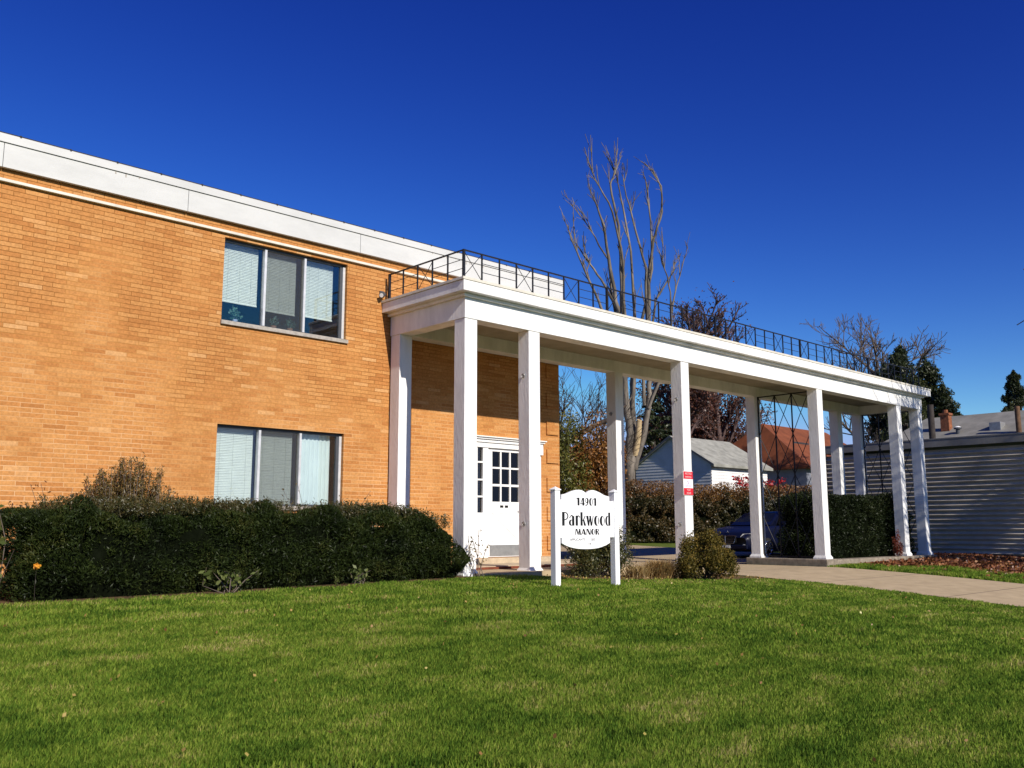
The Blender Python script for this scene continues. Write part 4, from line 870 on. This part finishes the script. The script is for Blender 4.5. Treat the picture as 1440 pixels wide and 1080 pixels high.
for (px, py, dep, wid, lab, sd) in [(1266, 488, 50, 2.2, 'tallest dark green pine behind right end of the canopy', 91), (1302, 508, 51, 1.8, 'middle dark green pine right of the tallest one behind canopy end', 92), (1326, 545, 50, 1.4, 'shortest dark green pine nearest the brick chimney', 93), (1243, 515, 52, 1.4, 'dark green pine half hidden behind bare branches left of tallest', 94)]:
    tp = at(px, py, dep); pine('pine', lab, (tp[0], tp[1], .2), tp[2]-.2, wid, sd, M_conif, 17000, .22, 'dark pines behind the canopy end')
tp = at(918, 548, 62); conifer('conifer', 'dark green conifer behind lopped tree and small grey house', (tp[0], tp[1], .2), tp[2]-.2, 3.4, 96, M_conif, 16000, .3, .2)
tp = at(1424, 520, 68); pine('spruce', 'lone pointed spruce at the right edge behind grey roof', (tp[0], tp[1], .2), tp[2]-.2, 3.6, 95, M_conif, 26000, .24, None, 1.05)
q = at(1238, 745, 58); bare_tree('bare_maple', 'wide bare maple with fine twigs above right end of canopy', (q[0], q[1], .2), 11.0, .24, 45, M_bark_grey, (20, 9, 8), .46, .85, .16, minr=.015, wob=.07)
q = at(1236, 750, 36); bare_tree('twig_thicket', 'brown leafless thicket behind the far trellis and last columns', (q[0], q[1], .2), 3.0, .08, 46, M_bark_dark, (8, 6, 5), .6, .6, .3, minr=.010, cat='bush')
# red sapling by the white house wall
M_scar = leafmat('scarlet_leaves', [(.25, .01, .015), (.45, .02, .025), (.60, .06, .05)], .4, 2, .2)
q = at(1092, 748, 46); bare_tree('scarlet_sapling', 'small sapling with bright red leaves seen through the near trellis', (q[0], q[1], .3), 2.2, .05, 47, M_bark_grey, (7, 6), .45, .6, .3, leaves=(700, .16, M_scar, .12))
q = at(1051, 748, 44); bare_tree('scarlet_sapling', 'small sapling with sparse red leaves in front of white house wall', (q[0], q[1], .3), 2.3, .05, 48, M_bark_grey, (7, 6), .42, .6, .3, leaves=(300, .16, M_scar, .12))
# bare street tree standing out of frame to the right, whose shadow falls on the last columns and the shed
bare_tree('street_tree', 'bare street tree beside the driveway right of the view', (17.6, -10.6, -.6), 8.2, .22, 49, M_bark_grey, (13, 8, 6), .62, .72, .14, (.06, .04), minr=.014)

bare_tree('street_tree', 'second bare street tree behind the first, beside the shed yard', (19.7, -13.0, -.9), 9.5, .22, 52, M_bark_grey, (14, 8, 6), .50, .75, .14, (.02, .02), minr=.016)

# ------------------------------------------------------------------ corrugated shed
M_corr = pmat('corrugated_metal', (.50, .445, .36), .55, .14, 1.5, .1, 30, spec=.4)
M_corrf = pmat('shed_fascia', (.24, .23, .21), .6, .15, 2)
SX = 21.0; sh = empty('corrugated_shed', (24, 0, 0), 'long grey shed with horizontal corrugated metal wall beside the canopy', 'shed')
z0, z1, per = -.35, 3.42, .151; zz = np.concatenate([[z+per*f for f in (0, .06, .44, .5, .56, .94)] for z in np.arange(z0, z1-per, per)]); nz = len(zz)
ph = ((zz-z0)/per) % 1; off = np.where(ph < .5, -.045+.09*np.clip((ph-.03)/.44, 0, 1), .045-.09*np.clip((ph-.53)/.44, 0, 1))
m_ = MB(); V = np.concatenate([np.stack([SX+off, 0*zz+4.75, zz], 1), np.stack([SX+off, 0*zz-4.0, zz], 1)]); i = np.arange(nz-1)
m_.addnp(V, np.stack([i, i+nz, i+nz+1, i+1], 1))
V = np.concatenate([np.stack([SX+0*zz, 4.75-.0+off*0-.0, zz], 1), np.stack([SX+7+0*zz, 4.75+0*zz, zz], 1)]); m_.addnp(V, np.stack([i, i+nz, i+nz+1, i+1], 1))
V = np.concatenate([np.stack([SX+0*zz, -4.0+off, zz], 1), np.stack([SX+7+0*zz, -4.0+off, zz], 1)]); m_.addnp(V, np.stack([i, i+nz, i+nz+1, i+1], 1))
m_.build('wall', M_corr, sh)
m_ = MB(); m_.box(SX-.09, SX-.04, -4.1, 4.82, 3.36, 3.60); m_.box(SX-.04, SX+7, -4.1, -4.04, 3.36, 3.6); m_.box(SX-.04, SX+7, 4.77, 4.82, 3.36, 3.6); m_.build('fascia', M_corrf, sh)
MB().box(SX-.10, SX+7, -4.12, 4.84, 3.60, 3.64).build('roof', M_corrf, sh)
m_ = MB(); m_.box(SX-.045, SX+.03, 4.72, 4.79, -.3, 3.36); m_.build('corner_trim', M_corrf, sh)

# ------------------------------------------------------------------ houses behind
M_sid = pmat('grey_blue_siding', (.46, .47, .47), .7, .1, 2); M_sidw = pmat('white_siding', (.78, .77, .75), .7, .06, 2)
M_shing = pmat('grey_shingle', (.34, .335, .29), .9, .22, 2.2, .4, 8); M_shingo = pmat('russet_shingle', (.215, .062, .024), .9, .22, 1.2, .4, 6)
M_brk2 = pmat('red_chimney_brick', (.30, .11, .05), .9, .3, 9, .4, 30); M_shgr = pmat('grey_roof', (.25, .24, .21), .9, .18, 1.4, .3, 8)
def gable_house(name, label, ox, oy, zg, wy, lx, ze, zr, m_gab, m_side, m_roof, ov=.3, lap=.16):
    """gable end faces -X at x=ox, spanning oy..oy+wy; long wall faces -Y"""
    root = empty(name, (ox+lx/2, oy+wy/2, zg), label, 'house'); ym = oy+wy/2; g = {-1: MB(), 1: MB()}; w2 = {-1: MB(), 1: MB()}
    for z in np.arange(zg, zr, lap):
        f0 = 1 if z < ze else (zr-z)/(zr-ze); zt = min(z+lap, zr-.01); f1 = 1 if zt < ze else (zr-zt)/(zr-ze); h = wy/2
        for (X, s) in ((ox, -1), (ox+lx, 1)):
            g[s].quad((X+s*.022, ym-h*f0, z), (X+s*.022, ym+h*f0, z), (X, ym+h*f1, zt), (X, ym-h*f1, zt)); g[s].quad((X, ym-h*f0, z), (X, ym+h*f0, z), (X+s*.022, ym+h*f0, z), (X+s*.022, ym-h*f0, z))
    w_ = MB()
    for z in np.arange(zg, ze, lap):
        for (Y, s) in ((oy, -1), (oy+wy, 1)):
            w2[s].quad((ox, Y+s*.022, z), (ox+lx, Y+s*.022, z), (ox+lx, Y, z+lap), (ox, Y, z+lap)); w2[s].quad((ox, Y, z), (ox+lx, Y, z), (ox+lx, Y+s*.022, z), (ox, Y+s*.022, z))
    for s in (-1, 1): g[s].build('gable_wall', m_gab, root); w2[s].build('side_wall', m_side, root)
    sl = (zr-ze)/(wy/2); t = .14
    rf = MB()
    for s in (-1, 1):
        ye = ym+s*(wy/2+ov); zl = ze-sl*ov
        a, b = ox-ov*.6, ox+lx+ov*.6
        V = [(a, ye, zl), (b, ye, zl), (b, ym, zr), (a, ym, zr), (a, ye, zl+t), (b, ye, zl+t), (b, ym, zr+t), (a, ym, zr+t)]
        rf.add(V, [(0, 1, 2, 3), (4, 5, 6, 7), (0, 1, 5, 4), (1, 2, 6, 5), (3, 0, 4, 7)])
    rf.build('roof', m_roof, root)
    bb = MB()
    for s in (-1, 1):
        ye = ym+s*(wy/2+ov); zl = ze-sl*ov; V = [(ox-ov*.6-.03, ye, zl+.03), (ox-ov*.6-.03, ym, zr+.03), (ox-ov*.6-.03, ym, zr+t), (ox-ov*.6-.03, ye, zl+t)]
        bb.add(V+[(ox-ov*.6, y, z) for _, y, z in V], [(0, 1, 2, 3), (4, 5, 6, 7), (0, 1, 5, 4), (1, 2, 6, 5), (2, 3, 7, 6), (3, 0, 4, 7)])
    bb.build('barge_board', M_alud, root); return root
hc = at(1000, 655, 48)       # near eave corner of the small house
gable_house('grey_house', 'small house with grey blue clapboard gable, white side wall and grey roof', hc[0], hc[1], .3, 5.0, 5.4, hc[2]+.12, hc[2]+1.62, M_sid, M_sidw, M_shing)
hd = at(1215, 664, 72); he = at(930, 664, 76)
# long bungalow with russet roof: its ridge runs along X behind the small house
rb = empty('russet_roof_house', (hd[0]-4, hd[1]+5, .3), 'long low house with russet shingle roof and grey wall behind small house', 'house')
def roof_house(root, x0, x1, y0, y1, zg, ze, zr, m_w, m_r, hip=3.0, ov=.5):
    MB().box(x0, x1, y0, y1, zg, ze).build('wall', m_w, root); ym = (y0+y1)/2; a, b, c, d = x0-ov, x1+ov, y0-ov, y1+ov
    V = [(a, c, ze-.1), (b, c, ze-.1), (b, d, ze-.1), (a, d, ze-.1), (a+hip, ym, zr), (b-hip, ym, zr)]; V = V+[(x, y, z+.15) for x, y, z in V]
    MB().add(V, [(6, 7, 11, 10), (7, 8, 11), (8, 9, 10, 11), (9, 6, 10), (0, 1, 7, 6), (1, 2, 8, 7), (2, 3, 9, 8), (3, 0, 6, 9), (3, 2, 1, 0)]).build('roof', m_r, root)
M_gwall = pmat('grey_wall', (.20, .21, .25), .8, .1, 2)
zr_ = at(1100, 608, 76)[2]
roof_house(rb, 51.0, hd[0]+4.5, hd[1], hd[1]+9, .2, hd[2], zr_, M_gwall, M_shingo, 2.2, .5)
bh = empty('brown_roof_house', (42, 33, .3), 'white walled house with red brown roof behind the lopped tree trunk', 'house')
roof_house(bh, 28.0, 56.0, 29.2, 37.2, .2, 4.35, 6.35, M_sidw, M_shingo, .4, .5)
v_ = MB(); q = at(1122, 624, 70.5); v_.box(q[0]-1.1, q[0]+1.1, q[1]-.3, q[1]+.5, q[2]-.12, q[2]+.08); v_.build('vent_shadow_bar', M_roof_dark, rb)  # dark bar laid where a vent's shadow line crosses the roof
# grey-roofed house beyond the shed
gh = empty('grey_roof_house', (36.2, -3, .2), 'house with long grey shingle roof and brick chimney behind corrugated shed', 'house')
xr, ys0, ys1, zr2 = 36.2, -14.0, 8.6, 5.95
MB().box(xr-4.6, xr+4.6, ys0, ys1, .1, 3.7).build('wall', M_gwall, gh)
V = [(xr-5.1, ys0-.4, 3.6), (xr-5.1, ys1+.5, 3.6), (xr+5.1, ys1+.5, 3.6), (xr+5.1, ys0-.4, 3.6), (xr, ys0+2, zr2), (xr, ys1-1.3, zr2)]; V = V+[(x, y, z+.14) for x, y, z in V]
MB().add(V, [(6, 7, 11, 10), (7, 8, 11), (8, 9, 10, 11), (9, 6, 10), (0, 1, 7, 6), (1, 2, 8, 7), (2, 3, 9, 8), (3, 0, 6, 9), (0, 3, 2, 1)]).build('roof', M_shgr, gh)
ch = at(1331, 600, 43); k_ = MB(); k_.box(ch[0]-.19, ch[0]+.19, ch[1]-.19, ch[1]+.19, 3.6, at(1331, 584, 43)[2]); zc = at(1331, 584, 43)[2]
k_.box(ch[0]-.23, ch[0]+.23, ch[1]-.23, ch[1]+.23, zc, zc+.1); k_.build('chimney', M_brk2, gh); 
MB().cyl((ch[0], ch[1], zc+.1), .11, .16, 10).build('chimney_pot', M_brk2, gh)
q = at(1348, 618, 42); z2 = at(1348, 603, 42)[2]; MB().cyl((q[0], q[1], 3.6), .09, z2-3.6, 10).cyl((q[0], q[1], z2), .17, .07, 12).build('vent_pipe', M_alud, gh); MB().cyl((q[0], q[1], z2+.07), .17, .06, 12, .06).build('vent_cap', M_white, gh)
for px, py, dq in ((1321, 598, 45.6), (1402, 594, 41.2)):
    q = at(px, py, dq); MB().box(q[0]-.3, q[0]+.3, q[1]-.25, q[1]+.25, q[2]-.5, q[2])  .build('roof_vent', M_steel, gh, bevel=.03)
# poles and wires
def pole(px, pt, dep, lab, mat, r=.14, arm=False):
    t = at(px, pt, dep); o = empty('utility_pole', (t[0], t[1], .2), lab, 'pole')
    tubes_obj('shaft', [([(t[0], t[1], 0), (t[0], t[1], t[2]*.5), tuple(t)], [r*1.15, r*1.05, r])], mat, o, 10); MB().cyl((t[0], t[1], t[2]-.002), r, .02, 10).build('cap', mat, o); return t
M_pole = pmat('pole_wood', (.055, .045, .04), .9, .3, 6); M_pole2 = pmat('brown_pole_wood', (.16, .09, .05), .9, .3, 6)
p1_ = pole(1308, 570, 36, 'dark wooden pole right behind the end of the canopy', M_pole, .12)
p2_ = pole(1430, 572, 40, 'brown wooden pole at right edge in front of grey roof', M_pole2, .11)
for k, (ya, yb) in enumerate(((584, 583), (588, 587))):
    a = at(1300, ya, 58); b = at(1520, yb+4, 60); s = np.linspace(0, 1, 16)[:, None]; P = a*(1-s)+b*s; P[:, 2] -= (4*s*(1-s)).ravel()*.25
    tag(tubes_obj('overhead_wire', [(P, [.022]*16)], M_black, None, 4), ['upper overhead wire crossing the sky left of the spruce', 'lower overhead wire crossing the sky left of the spruce'][k], 'wire', 'overhead wires beyond the grey roof')

# ------------------------------------------------------------------ parked car
def car(loc, rz):
    root = empty('parked_car', loc, 'dark blue sedan with chrome grille parked beyond the back column of the canopy', 'car', rz=rz)
    M_paint = pmat('blue_car_paint', (.003, .005, .022), .42, .05, 3, spec=.18, coat=.08); M_chr = pmat('chrome', (.7, .7, .72), .15, .02, 3, metal=1); M_tyre = pmat('tyre', (.015, .015, .016), .9, .1, 9)
    M_lampg = pmat('headlight_lens', (.75, .77, .8), .1, .05, 3, spec=.8); M_cg = pmat('car_glass', (.006, .008, .010), .1, .05, 3, spec=.35)
    def loft(name, st, mat, par=root):
        rings = []
        for y, w, zb, zt, rr in st:      # local: front at y=0, length +y
            a = []
            for (sx, sz) in ((1, 0), (1, 1), (-1, 1), (-1, 0)):
                cx, cz = sx*(w-rr), (zt-rr) if sz else (zb+rr); base = {(1, 0): -90, (1, 1): 0, (-1, 1): 90, (-1, 0): 180}[(sx, sz)]
                for k in range(5):
                    t = R_(base+k*22.5); a.append((cx+rr*math.cos(t), y, cz+rr*math.sin(t)))
            rings.append(a)
        n = len(rings[0]); V = np.array(rings).reshape(-1, 3); Q = [(i*n+j, i*n+(j+1) % n, (i+1)*n+(j+1) % n, (i+1)*n+j) for i in range(len(rings)-1) for j in range(n)]
        mb = MB(); mb.add(V, Q+[tuple(range(n)), tuple(range(len(V)-1, len(V)-n-1, -1))]); return mb.build(name, mat, par, True)
    body = loft('body', [(0, .70, .30, .62, .12), (.05, .80, .24, .72, .16), (.25, .87, .20, .80, .16), (.7, .90, .18, .90, .14), (1.35, .91, .18, .97, .12), (2.6, .91, .18, .99, .12), (3.7, .90, .2, 1.0, .12), (4.4, .87, .24, .98, .14), (4.65, .78, .34, .9, .15)], M_paint)
    loft('cabin', [(1.35, .74, .9, 1.0, .04), (1.95, .66, .9, 1.36, .12), (2.3, .62, .9, 1.43, .14), (3.2, .62, .9, 1.42, .14), (3.6, .64, .9, 1.34, .12), (4.1, .70, .9, 1.0, .04)], M_paint)
    ws = MB(); ws.quad((-.68, 1.36, 1.005), (.68, 1.36, 1.005), (.56, 1.97, 1.375), (-.56, 1.97, 1.375)); ws.build('windscreen', M_cg, root)
    for s in (-1, 1):
        MB().quad((s*.76, 1.75, 1.0), (s*.74, 3.9, 1.02), (s*.665, 3.5, 1.33), (s*.675, 2.1, 1.33)).build('side_window', M_cg, root)
        hl = MB(); hl.add([(s*.46, .03, .60), (s*.80, .16, .62), (s*.82, .22, .74), (s*.58, .06, .72), (s*.46, .0, .60), (s*.80, .12, .62), (s*.84, .19, .75), (s*.58, .02, .73)], [(0, 1, 2, 3), (4, 5, 6, 7), (0, 1, 5, 4), (1, 2, 6, 5), (2, 3, 7, 6), (3, 0, 4, 7)]); hl.build('headlight', M_lampg, root)
        MB().cyl((s*.62, -.01, .36), .06, .06, 12, ax=1).build('fog_lamp', M_lampg, root)
        mi = MB(); mi.box(s*.92-.09, s*.92+.09, 1.75, 1.87, .98, 1.10); mi.build('mirror', M_paint, root, bevel=.03)
        for y in (.88, 3.62):
            wm = MB(); wm.cyl((s*.80-.11, y, .31), .31, .22, 24, ax=0); wh = wm.build('wheel', M_tyre, root, bevel=.03)
            rm_ = MB(); xo = s*.915
            for k in range(7):
                t = 2*math.pi*k/7; rm_.bar((xo, y, .31), (xo, y+.19*math.cos(t), .31+.19*math.sin(t)), .025)
            P = [np.array((xo, y+.2*math.cos(t), .31+.2*math.sin(t))) for t in np.linspace(0, 2*np.pi, 21)]; V, Q = tube(P, [.02]*21, 5); rm_.addnp(V, Q); rm_.build('rim', M_chr, wh)
    gr = MB(); gr.box(-.36, .36, -.03, .02, .46, .66); grl = gr.build('grille', M_black, root, bevel=.02)
    gs = MB()
    for a, b in [((-.38, .67), (.38, .67)), ((-.38, .67), (-.30, .45)), ((.38, .67), (.30, .45)), ((-.30, .45), (.30, .45)), ((0, .67), (0, .45))]: gs.bar((a[0], -.035, a[1]), (b[0], -.035, b[1]), .014)
    for z in (.5, .55, .6): gs.bar((-.32, -.032, z), (.32, -.032, z), .005)
    gs.build('grille_surround', M_chr, grl)
    MB().box(-.75, .75, -.05, .03, .27, .40).build('bumper', M_paint, root, bevel=.03); MB().box(-.17, .17, -.065, -.05, .31, .40).build('number_plate', M_lampg, root)
    em = MB(); em.cyl((0, .10, .775), .04, .012, 12); em.bar((0, .1, .78), (0, .1, .83), .006); em.build('hood_emblem', M_chr, root)
    return root
cl = (14.55, 4.74); car((cl[0], cl[1], float(ground(cl[0], cl[1]))+.012), R_(-90))
